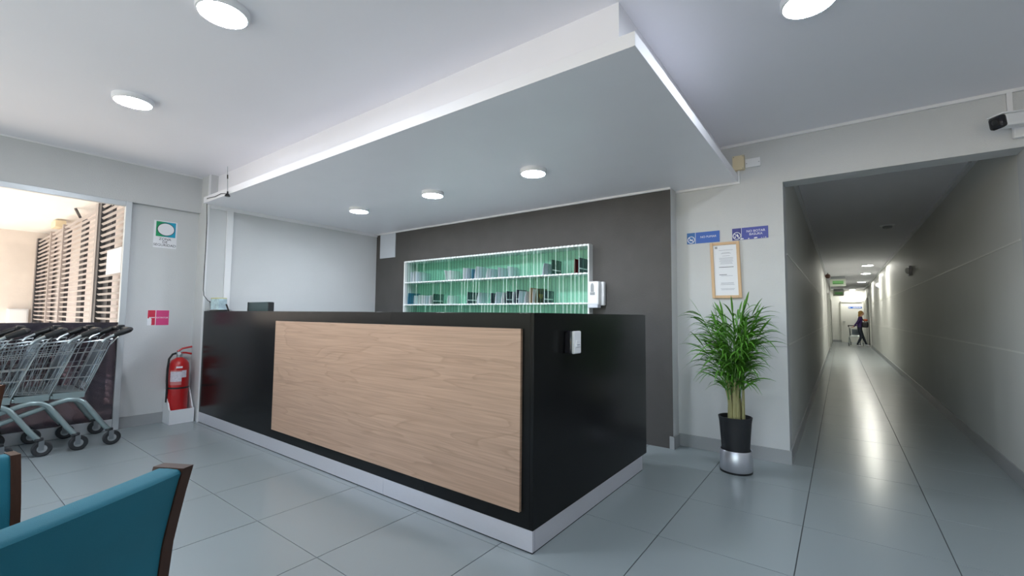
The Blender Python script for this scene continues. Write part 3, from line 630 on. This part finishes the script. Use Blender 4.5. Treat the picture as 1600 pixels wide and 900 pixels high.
# ---------------------------------------------------------------- corridor fittings
sd = thing('smoke_detector', 'round smoke detector on the dark near part of the corridor ceiling', 'detector', (0.60, 8.5, HZ))
obj('base', MB().lathe([(0.085, 0), (0.085, -0.012), (0.07, -0.02)], (0.60, 8.5, HZ), 20), white_pl, sd); obj('sensor', MB().lathe([(0.06, -0.02), (0.055, -0.045), (0.02, -0.055)], (0.60, 8.5, HZ), 20), grey_pl, sd)
for i, y in enumerate((18.1, 26.0)):
    e = thing('exit_sign', ('nearer' if i == 0 else 'farther') + ' hanging green exit sign on the left of the corridor', 'sign', (-0.02, y, 2.38), 'hanging exit signs')
    obj('panel', MB().box(-0.24, 0.18, y-0.012, y+0.012, 2.20, 2.44), mat('exit_acrylic', (0.55, 0.60, 0.52), 0.3), e, False)
    obj('green_field', MB().box(-0.17, 0.12, y-0.014, y-0.012, 2.27, 2.38), exit_green, e, False)
    obj('dark_bar', MB().box(-0.16, 0.11, y-0.0155, y-0.014, 2.275, 2.295), mat('dark_green_bar', (0.03, 0.12, 0.03), 0.5), e, False)
    obj('hanger', MB().box(-0.22, 0.16, y-0.008, y+0.008, 2.44, HZ), grey_pl, e, False)
dc = thing('dome_camera', 'small dark brown dome on the left of the corridor ceiling', 'camera', (-0.27, 16.6, HZ))
obj('dome', MB().ball((-0.27, 16.6, HZ-0.10), 0.07), mat('brown_dome', (0.07, 0.022, 0.012), 0.4), dc); obj('stem', MB().tube([(-0.27, 16.6, HZ), (-0.27, 16.6, HZ-0.08)], 0.02), grey_pl, dc)
for i, (y, z) in enumerate(((9.9, 1.95), (17.6, 2.17))):
    a = thing('emergency_lamp', ('nearer small grey' if i == 0 else 'farther small pale') + ' alarm fitting on the right corridor wall', 'alarm', (HX1, y, z))
    obj('case', MB().box(HX1-0.04, HX1, y-0.10, y+0.10, z-0.08, z+0.08, bev=0.01), mat('alarm_grey', (0.34, 0.36, 0.42), 0.4), a)
    obj('dome', MB().ball((HX1-0.045, y-0.03, z), (0.04, 0.06, 0.055)), white_pl, a)
dr = D.objects.new('door_1', None); C.objects.link(dr); dr.location = (0.47, HY1, 0); dr['kind'] = 'structure'
obj('leaf', MB().box(0.06, 0.84, HY1-0.02, HY1, 0.005, 1.92), door_white, dr, False)
for a in ((0.03, 0.06, 0, 1.97), (0.84, 0.90, 0, 1.97)): obj('jamb', MB().box(a[0], a[1], HY1-0.06, HY1, a[2], a[3]), door_white, dr, False)
obj('lintel', MB().box(0.03, 0.90, HY1-0.06, HY1, 1.92, 1.98), door_white, dr, False)
obj('handle', MB().box(0.10, 0.20, HY1-0.06, HY1-0.02, 0.98, 1.0), chrome, dr, False)
ds = thing('door_sign', 'blue name sign on the white door at the corridor end', 'sign', (0.58, HY1-0.022, 1.62))
obj('plate', MB().box(0.33, 0.85, HY1-0.026, HY1-0.0205, 1.62, 1.71), sign_blue, ds, False)
lt = MB()
for k, x in enumerate((0.35, 0.38, 0.50, 0.54, 0.575, 0.61, 0.645, 0.68, 0.715, 0.75, 0.785)): lt.box(x, x+0.022, HY1-0.028, HY1-0.026, 1.645, 1.685 if k % 3 else 1.695)
obj('lettering', lt, sign_white, ds, False)['kind'] = 'stuff'
struct('baseboard_corridor_end', MB().box(HX0, 0.03, HY1-0.02, HY1, 0, BH), skirt)
for nm, x0, x1, y0, y1 in (('door_2', HX0, HX0+0.012, 19.6, 21.2), ('door_3', HX0, HX0+0.012, 23.6, 26.2), ('door_4', HX1-0.012, HX1, 22.9, 24.4), ('door_5', HX1-0.012, HX1, 25.2, 26.3)):
    dd = D.objects.new(nm, None); C.objects.link(dd); dd.location = (x0, (y0+y1)/2, 0); dd['kind'] = 'structure'
    obj('leaf', MB().box(x0, x1, y0, y1, 0, 2.0), grey_door, dd, False)
    s_ = 1 if x0 < 0 else -1
    xa = HX0 if s_ > 0 else HX1
    for q in (y0-0.05, y1): obj('jamb', MB().box(xa, xa+s_*0.03, q, q+0.05, 0, 2.05), door_white, dd, False)

# ---------------------------------------------------------------- palm
PX, PY = -0.657, 3.722
pl_ = thing('potted_palm', 'bushy green palm in a tapered black pot on a silver ring', 'plant', (PX, PY, 0))
rg = obj('silver_sleeve', MB().lathe([(0.107, 0.012), (0.110, 0.016), (0.110, 0.158), (0.107, 0.162), (0.103, 0.160), (0.103, 0.016)], (PX, PY, 0), 40, cap=False), silver_m, pl_)
obj('base_ring', MB().lathe([(0.111, 0.0), (0.112, 0.012), (0.09, 0.013), (0.05, 0.012)], (PX, PY, 0), 40), black_pl, rg)
pt = obj('pot', MB().lathe([(0.083, 0.013), (0.084, 0.02), (0.110, 0.36), (0.114, 0.385), (0.117, 0.402), (0.111, 0.404), (0.106, 0.385), (0.104, 0.36)], (PX, PY, 0), 40, cap=False), pot_m, pl_)
obj('soil', MB().lathe([(0.0001, 0.385), (0.06, 0.382), (0.105, 0.372)], (PX, PY, 0), 24, cap=False), soil_m, pt)
def frond(a0, reach, top, seed, start):
    rnd = random.Random(seed); mb = MB(); ca, sa = math.cos(a0), math.sin(a0); br = .062*math.sqrt(rnd.random())
    ab = rnd.uniform(0, 2*PI); b0 = Vector((PX+br*math.cos(ab), PY+br*math.sin(ab), 0.38))
    def P(t): return b0+Vector((ca*reach*t**2.2, sa*reach*t**2.2, (top-0.38)*t))
    K = 10; pts = [P(i/K) for i in range(K+1)]
    mb.tube(pts[:5], [0.0075, .007, .0062, .0055, .005], 6, mi=1, cap=False)
    mb.tube(pts[4:], [0.005*(1-i*.1) for i in range(len(pts)-4)], 5, mi=0, cap=False)
    nl = max(5, int((top-start)/0.042)); t0 = (start-0.38)/(top-0.38)
    def leaf(p, d, ln_, wmax, sag):
        wv = d.cross(Vector((0, 0, 1)))
        if wv.length < .05: wv = Vector((sa, -ca, 0))
        wv.normalize(); tw = rnd.uniform(-.9, .9); wv = (wv*math.cos(tw)+wv.cross(d)*math.sin(tw)).normalized(); nrm = wv.cross(d).normalized()
        q = 6; vs = []
        for k in range(q+1):
            u = k/q; c = p+d*(ln_*u)+Vector((0, 0, -1))*(sag*ln_*u**2.4)
            wd = wmax*max(.06, math.sin(PI*min(.97, .08+.90*u))**.8)*(1-.25*u); fold = nrm*wd*.35
            vs += [c+wv*wd+fold, c, c-wv*wd+fold]
        vs = [Vector((v.x, min(v.y, YW-0.03-0.02*rnd.random()), v.z)) for v in vs]; fs = []
        for k in range(q):
            o_ = k*3; fs += [(o_, o_+1, o_+4, o_+3), (o_+1, o_+2, o_+5, o_+4)]
        mb.add(vs, fs, 0)
    for i in range(nl):
        t = t0+(1-t0)*(i+.5)/nl; p = P(t); tg = (P(min(1, t+.04))-P(t-.04)).normalized()
        out = Vector((ca, sa, 0)); side = Vector((-sa, ca, 0)); f = i/max(1, nl-1)
        for sg in (-1, 1):
            d = (tg*rnd.uniform(.62, 1.05)+side*sg*rnd.uniform(.30, .75)*(1.1-.4*f)+out*rnd.uniform(.2, .85)).normalized()
            leaf(p, d, rnd.uniform(.18, .29)*(.85+.3*math.sin(PI*f)), rnd.uniform(.0070, .0100), rnd.uniform(.25, .75))
    leaf(P(1), (P(1)-P(.9)).normalized(), .17, .009, .15)
    return mb
tops = [1.13, 1.08, .98, 1.15, .86, 1.10, .92, 1.04, .78, 1.12, .96, .72, 1.06, .88, 1.14, 1.0, .82, 1.10, .94, 1.05, .76, 1.08, .90, 1.02, 1.16, .98, 1.12, .84, 1.17, 1.06]
for i, top in enumerate(tops):
    rr = random.Random(100+i)
    obj('frond', frond(i*2.399963+.4, rr.uniform(.05, .17), top, i, max(.58, top-.40)), [leaf_m, stem_m], pl_)

for i, (a_, re_, tp_) in enumerate(((3.35, .20, 1.17), (0.15, .17, 1.16), (2.6, .16, 1.14), (6.0, .19, 1.02), (3.6, .18, .92), (5.6, .12, 1.2))):
    obj('frond', frond(a_, re_, tp_, 60+i, tp_-.34), [leaf_m, stem_m], pl_)

# ---------------------------------------------------------------- extinguisher and its stand
st = thing('extinguisher_stand', 'white open box stand on the floor holding the red extinguisher', 'stand', (-5.59, 1.70, 0))
SX0, SX1, SY0, SY1 = -5.690, -5.490, 1.598, 1.812
prof = [(SX0, 0), (SX1, 0), (SX1, 0.14), (SX1-0.03, 0.15), (SX0+0.05, 0.335), (SX0, 0.335)]
for y in (SY0, SY1-0.012): obj('side_panel', MB().prism(prof, 'y', y, y+0.012), white_pl, st, False)
obj('front_panel', MB().box(SX1-0.012, SX1, SY0+0.012, SY1-0.012, 0, 0.14), white_pl, st, False)
obj('back_panel', MB().box(SX0, SX0+0.012, SY0+0.012, SY1-0.012, 0, 0.335), white_pl, st, False)
obj('base_board', MB().box(SX0+0.012, SX1-0.012, SY0+0.012, SY1-0.012, 0, 0.09), white_pl, st, False)
ex = thing('fire_extinguisher', 'red fire extinguisher with black hose standing by the left wall', 'extinguisher', (-5.585, 1.69, 0.09))
ec = (-5.585, 1.69, 0)
obj('cylinder', MB().lathe([(0.05, 0.092), (0.080, 0.096), (0.084, 0.11), (0.084, 0.50), (0.078, 0.545), (0.060, 0.575), (0.034, 0.592), (0.022, 0.60), (0.022, 0.625)], ec, 32), red_m, ex)
obj('strap', MB().lathe([(0.0845, 0.318), (0.0865, 0.320), (0.0865, 0.332), (0.0845, 0.334)], ec, 32, cap=False), black_pl, ex)
def wrap(a0, a1, z0, z1, r=0.0848):
    vs = []; n_ = 8
    for k in range(n_+1):
        a = a0+(a1-a0)*k/n_; vs += [(ec[0]+r*math.cos(a), ec[1]+r*math.sin(a), z0), (ec[0]+r*math.cos(a), ec[1]+r*math.sin(a), z1)]
    return MB().add(vs, [(2*k, 2*k+2, 2*k+3, 2*k+1) for k in range(n_)])
va = math.atan2(-1.69, 5.585)
lb = obj('label', wrap(va-0.85, va+0.30, 0.385, 0.475), mat('printed_label', (0.66, 0.62, 0.70), 0.5, var=0.35, vscale=70), ex)
obj('label', wrap(va+0.30, va+0.80, 0.42, 0.485), MATS['printed_label'], ex); obj('label', wrap(va-0.25, va+0.35, 0.495, 0.522, 0.083), sign_white, ex)
obj('label', wrap(va-0.85, va+0.30, 0.475, 0.487), mat('pink_label', (0.62, 0.2, 0.2), 0.5), ex); obj('label', wrap(va-0.85, va+0.30, 0.355, 0.385), MATS['pink_label'], ex)
obj('valve', MB().lathe([(0.024, 0.60), (0.024, 0.628), (0.015, 0.632), (0.015, 0.65)], ec, 14).box(ec[0]-.012, ec[0]+.012, ec[1]-.03, ec[1]+.02, .625, .65), chrome, ex)
obj('carry_handle', MB().tube([(ec[0], ec[1]-.01, .642), (ec[0], ec[1]+.05, .638), (ec[0], ec[1]+.098, .626)], 0.009, 8, flat=1.6), red_m, ex)
obj('squeeze_lever', MB().tube([(ec[0], ec[1]-.02, .652), (ec[0], ec[1]+.02, .678), (ec[0], ec[1]+.098, .692)], 0.009, 8, flat=1.6), red_m, ex)
obj('gauge', MB().lathe([(0.014, 0), (0.014, 0.012)], (ec[0]+.02, ec[1]-.012, .636), 12, axis='x'), sign_white, ex)
obj('hose', MB().tube([(ec[0], ec[1]-.03, .638), (ec[0]+.01, ec[1]-.06, .63), (ec[0]+.015, ec[1]-.088, .59), (ec[0]+.02, ec[1]-.098, .50), (ec[0]+.02, ec[1]-.098, .40), (ec[0]+.02, ec[1]-.094, .33)], 0.009, 10), black_pl, ex)
obj('nozzle', MB().tube([(ec[0]+.02, ec[1]-.094, .33), (ec[0]+.01, ec[1]-.090, .29), (ec[0]-.0, ec[1]-.0915, .20)], [0.009, 0.010, 0.007], 10), rubber, ex)

for o in [c for c in ex.children_recursive]:
    for v in o.data.vertices: v.co.z *= 1.137; v.co.x *= 1.07; v.co.y *= 1.07
ex.location.x -= 0.010

# ---------------------------------------------------------------- shopping trolleys (built at the origin: handle at y = 0, front towards -y)
def make_trolley():
    t = thing('shopping_trolley', '', 'trolley')
    # basket corners: rear plane leans back
    RT, RB = (-0.115, 0.905), (-0.275, 0.475)      # (y, z) rear top, rear bottom
    FT, FB = (-0.98, 0.80), (-0.90, 0.52)
    def hw(y): return 0.262-0.085*min(1, max(0, (-y-0.1)/0.88))
    wb = MB(); W = 0.0028
    def yz(u, v):   # u along length 0 rear..1 front, v 0 bottom..1 top
        b = (RB[0]+(FB[0]-RB[0])*u, RB[1]+(FB[1]-RB[1])*u); tp = (RT[0]+(FT[0]-RT[0])*u, RT[1]+(FT[1]-RT[1])*u)
        return (b[0]+(tp[0]-b[0])*v, b[1]+(tp[1]-b[1])*v)
    for sd_ in (-1, 1):
        for k in range(19):
            u = k/18; a, b = yz(u, 0), yz(u, 1)
            wb.tube([(sd_*(hw(a[0])-.02), a[0], a[1]), (sd_*hw(b[0]), b[0], b[1])], W, 5)
        for v in (0.0, 0.27, 0.5, 0.78):
            a, b = yz(0, v), yz(1, v); wb.tube([(sd_*(hw(a[0])-.02*(1-v)), a[0], a[1]), (sd_*(hw(b[0])-.02*(1-v)), b[0], b[1])], W*1.15, 5)
    for k in range(9):
        x = -0.8+1.6*k/8
        a, b = yz(0, 0), yz(1, 0); wb.tube([(x*(hw(a[0])-.02)*1.2, a[0], a[1]), (x*(hw(b[0])-.02)*1.2, b[0], b[1])], W, 5)
        c = yz(1, 1); wb.tube([(x*(hw(b[0])-.02)*1.2, b[0], b[1]), (x*hw(c[0])*1.2, c[0], c[1])], W, 5)
    for k in range(1, 8):
        u = k/8; a = yz(u, 0); wb.tube([(-(hw(a[0])-.02), a[0], a[1]), (hw(a[0])-.02, a[0], a[1])], W, 5)
    o = obj('wire_basket', wb, chrome, t); o['kind'] = 'stuff'
    rim = []
    for q in ((hw(RT[0]), *RT), (hw(FT[0]), *FT)): rim.append(q)
    obj('basket_rim', MB().tube([(-rim[0][0], rim[0][1], rim[0][2]), (-rim[1][0], rim[1][1], rim[1][2]), (rim[1][0], rim[1][1], rim[1][2]), (rim[0][0], rim[0][1], rim[0][2])], 0.0055, 6), chrome, t)
    # hinged rear gate
    gb = MB()
    for sd_ in (-1, 1):
        gb.tube([(sd_*0.255, RT[0]+.045, RT[1]+.025), (sd_*0.262, RT[0]+.02, RT[1]-.0), (sd_*0.25, RT[0]-.02, RT[1]-.06), (sd_*0.235, RB[0]+.005, RB[1]-.02), (sd_*0.225, RB[0]-.02, RB[1]-.045), (sd_*0.215, RB[0]-.05, RB[1]-.02)], 0.0048, 6)
    for k in range(9):
        x = -0.2+0.05*k; gb.tube([(x, RT[0]-.012, RT[1]-.02), (x*.93, RB[0]+.01, RB[1])], W, 5)
    for v in (0.02, 0.30, 0.62, 0.95):
        gb.tube([(-.24, RB[0]+(RT[0]-RB[0])*v, RB[1]+(RT[1]-RB[1])*v), (.24, RB[0]+(RT[0]-RB[0])*v, RB[1]+(RT[1]-RB[1])*v)], W*1.2, 5)
    gt_ = obj('rear_gate', gb, chrome, t); gt_['kind'] = 'stuff'
    # child seat flap: grey plastic sheet
    obj('seat_flap', MB().add([(-.15, RT[0]-.045, RT[1]-.10), (.15, RT[0]-.045, RT[1]-.10), (.14, RB[0]+.03, RB[1]+.06), (-.14, RB[0]+.03, RB[1]+.06), (-.15, RT[0]-.050, RT[1]-.10), (.15, RT[0]-.050, RT[1]-.10), (.14, RB[0]+.025, RB[1]+.06), (-.14, RB[0]+.025, RB[1]+.06)],
        [(0, 1, 2, 3), (7, 6, 5, 4), (0, 4, 5, 1), (2, 6, 7, 3), (1, 5, 6, 2), (0, 3, 7, 4)]), mat('flap_grey', (0.22, 0.27, 0.32), 0.4) if 'flap_grey' not in MATS else MATS['flap_grey'], t, False)
    # handle: black grip bar with curved black arms
    hz = 0.985
    hp = [(-0.262, -0.108, 0.940), (-0.272, -0.06, 0.960), (-0.275, -0.015, hz-.005), (-0.255, 0.0, hz), (0.255, 0.0, hz), (0.275, -0.015, hz-.005), (0.272, -0.06, 0.960), (0.262, -0.108, 0.940)]
    obj('handle', MB().tube(hp, [0.020, 0.025, 0.025, 0.021, 0.021, 0.025, 0.025, 0.020], 10), black_pl, t)
    for sd_ in (-1, 1): obj('handle_bracket', MB().tube([(sd_*0.262, -0.10, 0.943), (sd_*0.262, -0.160, 0.908), (sd_*0.25, -0.18, 0.88)], 0.012, 8), chrome, t)
    lk = obj('coin_lock', MB().box(-0.045, 0.03, -0.035, 0.012, hz+.004, hz+.035, bev=.006), black_pl, t)
    obj('chain', MB().tube([(0.0, -0.02, hz), (0.02, -0.03, hz-.05), (0.03, -0.06, hz-.07), (0.02, -0.09, hz-.05)], 0.003, 5), chrome, lk)
    # chassis tubes and carry rails
    for sd_ in (-1, 1):
        pts = [(sd_*0.272, -0.112, 0.135), (sd_*0.268, -0.155, 0.195), (sd_*0.262, -0.235, 0.325), (sd_*0.258, -0.275, 0.385), (sd_*0.256, -0.315, 0.412), (sd_*0.252, -0.37, 0.418), (sd_*0.246, -0.43, 0.402), (sd_*0.225, -0.62, 0.325), (sd_*0.195, -0.95, 0.19), (sd_*0.185, -1.02, 0.155)]
        obj('chassis_tube', MB().tube(pts, 0.019, 12, flat=0.75), tube_m, t)
    obj('carry_rail', MB().box(-0.235, 0.235, -0.47, -0.29, 0.432, 0.458, bev=.004).box(-0.2, 0.2, -0.9, -0.47, 0.445, 0.458), tube_m, t, False)
    for sd_ in (-1, 1): obj('hook_plate', MB().prism([(-0.30, 0.425), (-0.27, 0.425), (-0.265, 0.475), (-0.46, 0.475), (-0.45, 0.43)], 'x', sd_*0.238-.004, sd_*0.238+.004), tube_m, t, False)
    # castors
    for x, y, rot in ((-0.272, -0.085, 1), (0.272, -0.085, 1), (-0.185, -1.0, 1), (0.185, -1.0, 1)):
        c_ = obj('castor', MB().lathe([(0.0001, 0.142), (0.026, 0.142), (0.028, 0.128), (0.022, 0.122)], (x, y-.02, 0), 14, mi=1).box(x-.021, x-.018, y-.022, y+.010, .05, .124).box(x+.018, x+.021, y-.022, y+.010, .05, .124), [fork_m, rubber], t)
        wh = obj('wheel', MB().lathe([(0.030, -.013), (0.052, -.015), (0.060, -.009), (0.060, .009), (0.052, .015), (0.030, .013)], (x, y, 0.060), 20, axis='x', cap=False), rubber, c_)
        obj('hub', MB().lathe([(0.010, -.017), (0.010, -.0145), (0.034, -.012), (0.034, .012), (0.010, .0145), (0.010, .017)], (x, y, 0.060), 16, axis='x'), grey_pl, c_)
    return t
tr0 = make_trolley()
tlab = ['rightmost nested shopping trolley, its handle clear at the end of the row', 'second shopping trolley from the right of the nested row', 'third shopping trolley from the right of the nested row', 'fourth shopping trolley from the right, near the photo edge', 'fifth shopping trolley from the right, mostly out of frame']
for i in range(5):
    t = tr0 if i == 0 else dup(tr0)
    t.location = (-5.352, 1.16-0.208*i, 0); tag(t, tlab[i], 'trolley', 'nested trolleys by the glazing')
pt_ = dup(tr0); pt_.scale = (0.86, 0.86, 0.86); pt_.rotation_euler = (0, 0, PI); pt_.location = (0.50, 23.30, 0)
tag(pt_, 'small distant trolley held by the person at the corridor end', 'trolley'); 
if 'group' in pt_: del pt_['group']

# ---------------------------------------------------------------- chairs (built at the origin facing +y)
def make_chair():
    t = thing('dining_chair', '', 'chair'); ZT = 0.78
    prof = [(-0.330, ZT), (-0.314, 0.72), (-0.298, 0.65), (-0.288, 0.606), (-0.283, 0.556), (-0.272, 0.45), (-0.280, 0.25), (-0.315, 0.0)]      # rear edge (y, z)
    def ry(z):
        for (y0, z0), (y1, z1) in zip(prof, prof[1:]):
            if z1 <= z <= z0: return y0+(y1-y0)*(z0-z)/(z0-z1)
        return prof[-1][0]
    zs = [ZT, .72, .66, .60, .55, .48, .42, .33, .22, .1, 0.0]
    for sd_ in (-1, 1):
        outer = [(ry(z)-0.004, z) for z in zs]; inner = [(ry(z)+(0.076 if z > .55 else 0.076-0.036*(0.55-z)/0.55), z) for z in zs]
        vs = []; xa, xb = sd_*0.262, sd_*0.290
        for (a, z), (b, _) in zip(outer, inner): vs += [(xa, a, z), (xb, a, z), (xb, b, z), (xa, b, z)]
        fs = [(0, 1, 2, 3), tuple(4*(len(zs)-1)+k for k in (3, 2, 1, 0))]
        for k in range(len(zs)-1):
            o_ = 4*k
            for j in range(4): fs.append((o_+j, o_+(j+1) % 4, o_+4+(j+1) % 4, o_+4+j))
        obj('back_post', MB().add(vs, fs), wood_dark, t)
    # upholstered back: bulges to the rear, rounded top
    mb = MB(); nx, nz = 16, 18; rowsv = []
    def sec(x):
        bul = 0.012*(1-(x/0.262)**2); pts = []
        zz = [0.36+(ZT-0.024-0.36)*k/(nz-1) for k in range(nz)]
        for z in zz: pts.append((ry(z)-bul, z))
        for k in range(1, 8):
            a = PI*k/8; ca_ = math.cos(a); pts.append((ry(ZT)+0.036-bul*.95-math.copysign(abs(ca_)**.45, ca_)*0.036, ZT-0.024+0.022*math.sin(a)**.5))
        for z in reversed(zz): pts.append((ry(z)+0.072-bul*.8, z))
        return pts
    for i in range(nx+1):
        x = -0.262+0.524*i/nx; rowsv.append([(x, y, z) for y, z in sec(x)])
    n_ = len(rowsv[0]); vs = [p for r in rowsv for p in r]; fs = []
    for i in range(nx):
        for j in range(n_): fs.append((i*n_+j, i*n_+(j+1) % n_, (i+1)*n_+(j+1) % n_, (i+1)*n_+j))
    fs += [tuple(range(n_))[::-1], tuple(nx*n_+j for j in range(n_))]
    obj('backrest', mb.add(vs, fs), teal, t)
    obj('seat', MB().box(-0.262, 0.262, -0.13, 0.25, 0.37, 0.46, bev=0.028), teal, t)
    obj('seat_rail', MB().box(-0.265, 0.265, -0.16, 0.245, 0.32, 0.37, bev=.004), wood_dark, t)
    for sd_ in (-1, 1):
        vs = []
        for z, wd in ((0.32, .02), (0.0, .014)): vs += [(sd_*.24-wd, .22-wd, z), (sd_*.24+wd, .22-wd, z), (sd_*.24+wd, .22+wd, z), (sd_*.24-wd, .22+wd, z)]
        obj('front_leg', MB().add(vs, [(0, 1, 2, 3), (7, 6, 5, 4)] + [(j, (j+1) % 4, 4+(j+1) % 4, 4+j) for j in range(4)]), wood_dark, t, False)
    return t
ch0 = make_chair()
def place(c, P, th, lx, ly, label):
    X = Vector((math.cos(th), math.sin(th), 0)); Y = Vector((-math.sin(th), math.cos(th), 0))
    c.location = Vector((P[0], P[1], 0))-X*lx-Y*ly; c.rotation_euler = (0, 0, th); tag(c, label, 'chair', 'teal dining chairs at lower left')
place(ch0, (-1.242, 0.395), math.radians(119), 0.262, -0.334, 'nearest teal upholstered chair with dark wooden post, seen from behind')
c2_ = dup(ch0); c2_.scale = (0.85, 0.85, 0.85)
place(c2_, (-2.265, 0.224), math.radians(-82), -0.276*.85, -0.30*.85, 'second teal chair just behind the nearest one at the left edge')
place(dup(ch0), (-3.30, 0.289), math.radians(240), -0.290, -0.334, 'farthest chair, only its dark wooden post showing at the left edge')

# ---------------------------------------------------------------- person at the corridor end
def skin_body(name, joints, edges, mats, parent, sub=1, root=0):
    me = D.meshes.new(name); me.from_pydata([j[0] for j in joints], edges, []); o = D.objects.new(name, me); C.objects.link(o)
    md = o.modifiers.new('skin', 'SKIN'); sv = me.skin_vertices[0].data
    for i, j in enumerate(joints):
        r = j[1]; sv[i].radius = r if isinstance(r, tuple) else (r, r); sv[i].use_root = (i == root)
    if sub: s2_ = o.modifiers.new('sub', 'SUBSURF'); s2_.levels = sub; s2_.render_levels = sub
    dg = bpy.context.evaluated_depsgraph_get(); dg.update()
    m2 = D.meshes.new_from_object(o.evaluated_get(dg)); D.objects.remove(o); m2.name = name
    m2.materials.clear()
    for m in (mats if isinstance(mats, list) else [mats]): m2.materials.append(m)
    m2.polygons.foreach_set('use_smooth', [True]*len(m2.polygons))
    q = D.objects.new(name, m2); C.objects.link(q); q.parent = parent
    return q
pe = thing('person', 'person with blond hair, purple jacket and jeans, walking right with a black bag', 'person', (0.62, 23.12, 0))
# local frame: +x walking direction, z up; designed at 1.62 m then scaled to the corridor
J = [((0, 0, .86), (.125, .105)), ((.01, 0, 1.0), (.115, .10)), ((.03, 0, 1.18), (.125, .11)), ((.05, 0, 1.32), (.11, .10)), ((.065, 0, 1.40), (.045, .045)), ((.075, 0, 1.46), (.042, .042)),
     ((.0, -.09, .80), .085), ((.06, -.10, .47), .058), ((-.10, -.10, .10), .040), ((-.03, -.10, .045), .036), ((.06, -.10, .035), .026),
     ((.02, .09, .80), .085), ((.12, .10, .46), .058), ((.24, .10, .10), .040), ((.30, .10, .05), .036), ((.38, .10, .045), .026),
     ((.04, -.16, 1.30), .055), ((-.08, -.21, 1.10), .045), ((-.20, -.20, .93), .036), ((-.24, -.19, .90), .030),
     ((.06, .16, 1.30), .055), ((.10, .20, 1.08), .045), ((.25, .10, 1.05), .036), ((.30, .06, 1.06), .030)]
E_ = [(0, 1), (1, 2), (2, 3), (3, 4), (4, 5), (0, 6), (6, 7), (7, 8), (8, 9), (9, 10), (0, 11), (11, 12), (12, 13), (13, 14), (14, 15), (3, 16), (16, 17), (17, 18), (18, 19), (3, 20), (20, 21), (21, 22), (22, 23)]
bd = skin_body('body', J, E_, [jacket_m, jean_m, skin_m, white_pl], pe, 2)
for p in bd.data.polygons:
    c = p.center
    if c.z > 1.385: p.material_index = 2
    elif c.z < 0.075 + 0.03*(c.x > .2): p.material_index = 3
    elif c.z < 0.90 and abs(c.y) < .19 and c.x > -.17: p.material_index = 1
    if c.x < -.205 and .84 < c.z < .97: p.material_index = 2
    if c.x > .265 and .98 < c.z < 1.15: p.material_index = 2
hd = MB().ball((.095, 0, 1.53), (.088, .072, .11), n=16, m=12); 
obj_h = D.objects.new('head', hd.mesh('head', skin_m)); C.objects.link(obj_h); obj_h.parent = pe
def child(name, mb, m, par=pe):
    o = D.objects.new(name, mb.mesh(name, m)); C.objects.link(o); o.parent = par; return o
child('nose', MB().ball((.185, 0, 1.515), (.014, .012, .018), n=8, m=6), skin_m, obj_h)
for s_ in (-1, 1): child('ear', MB().ball((.08, s_*.073, 1.525), (.016, .008, .024), n=8, m=6), skin_m, obj_h)
for s_ in (-1, 1): child('eye', MB().ball((.172, s_*.028, 1.545), (.008, .010, .007), n=8, m=6), ink, obj_h)
child('mouth', MB().ball((.174, 0, 1.478), (.008, .022, .005), n=8, m=6), sign_red, obj_h)
hm = MB().ball((.068, 0, 1.555), (.098, .088, .105), n=16, m=12).ball((.015, 0, 1.44), (.05, .075, .10), n=12, m=8)
child('hair', hm, hair_m)
for sx_h, yy, zz, dirx in ((-.24, -.19, .90, -1), (.30, .06, 1.06, 1)):
    fb = MB().ball((sx_h+dirx*.02, yy, zz-.008), (.035, .022, .018), n=10, m=6)
    for k in range(4): fb.tube([(sx_h+dirx*.045, yy-.018+.012*k, zz-.008), (sx_h+dirx*(.07+.004*(k in (1, 2))), yy-.018+.012*k, zz-.016), (sx_h+dirx*.075, yy-.018+.012*k, zz-.036)], [.0065, .006, .005], 5)
    fb.tube([(sx_h+dirx*.015, yy+.022, zz-.005), (sx_h+dirx*.04, yy+.034, zz-.012), (sx_h+dirx*.058, yy+.028, zz-.026)], [.007, .0065, .005], 5)
    child('hand', fb, skin_m)
bg_ = MB().box(.09, .33, -.14, .02, .88, 1.14, bev=.05)
bb = child('shoulder_bag', bg_, black_pl)
child('strap', MB().tube([(.2, -.1, 1.12), (.1, -.14, 1.33), (.02, -.02, 1.42), (-.02, .10, 1.32)], .012, 6), black_pl, bb)
pe.scale = (.885, .885, .885)
oc = obj('bundle', MB().ball((0, 0, 0), (.085, .06, .05), n=12, m=8), orange_m); oc.location = (0.62+.22*.885, 23.067, 1.082); tag(oc, 'orange bundle carried on top of the black bag', 'bundle')
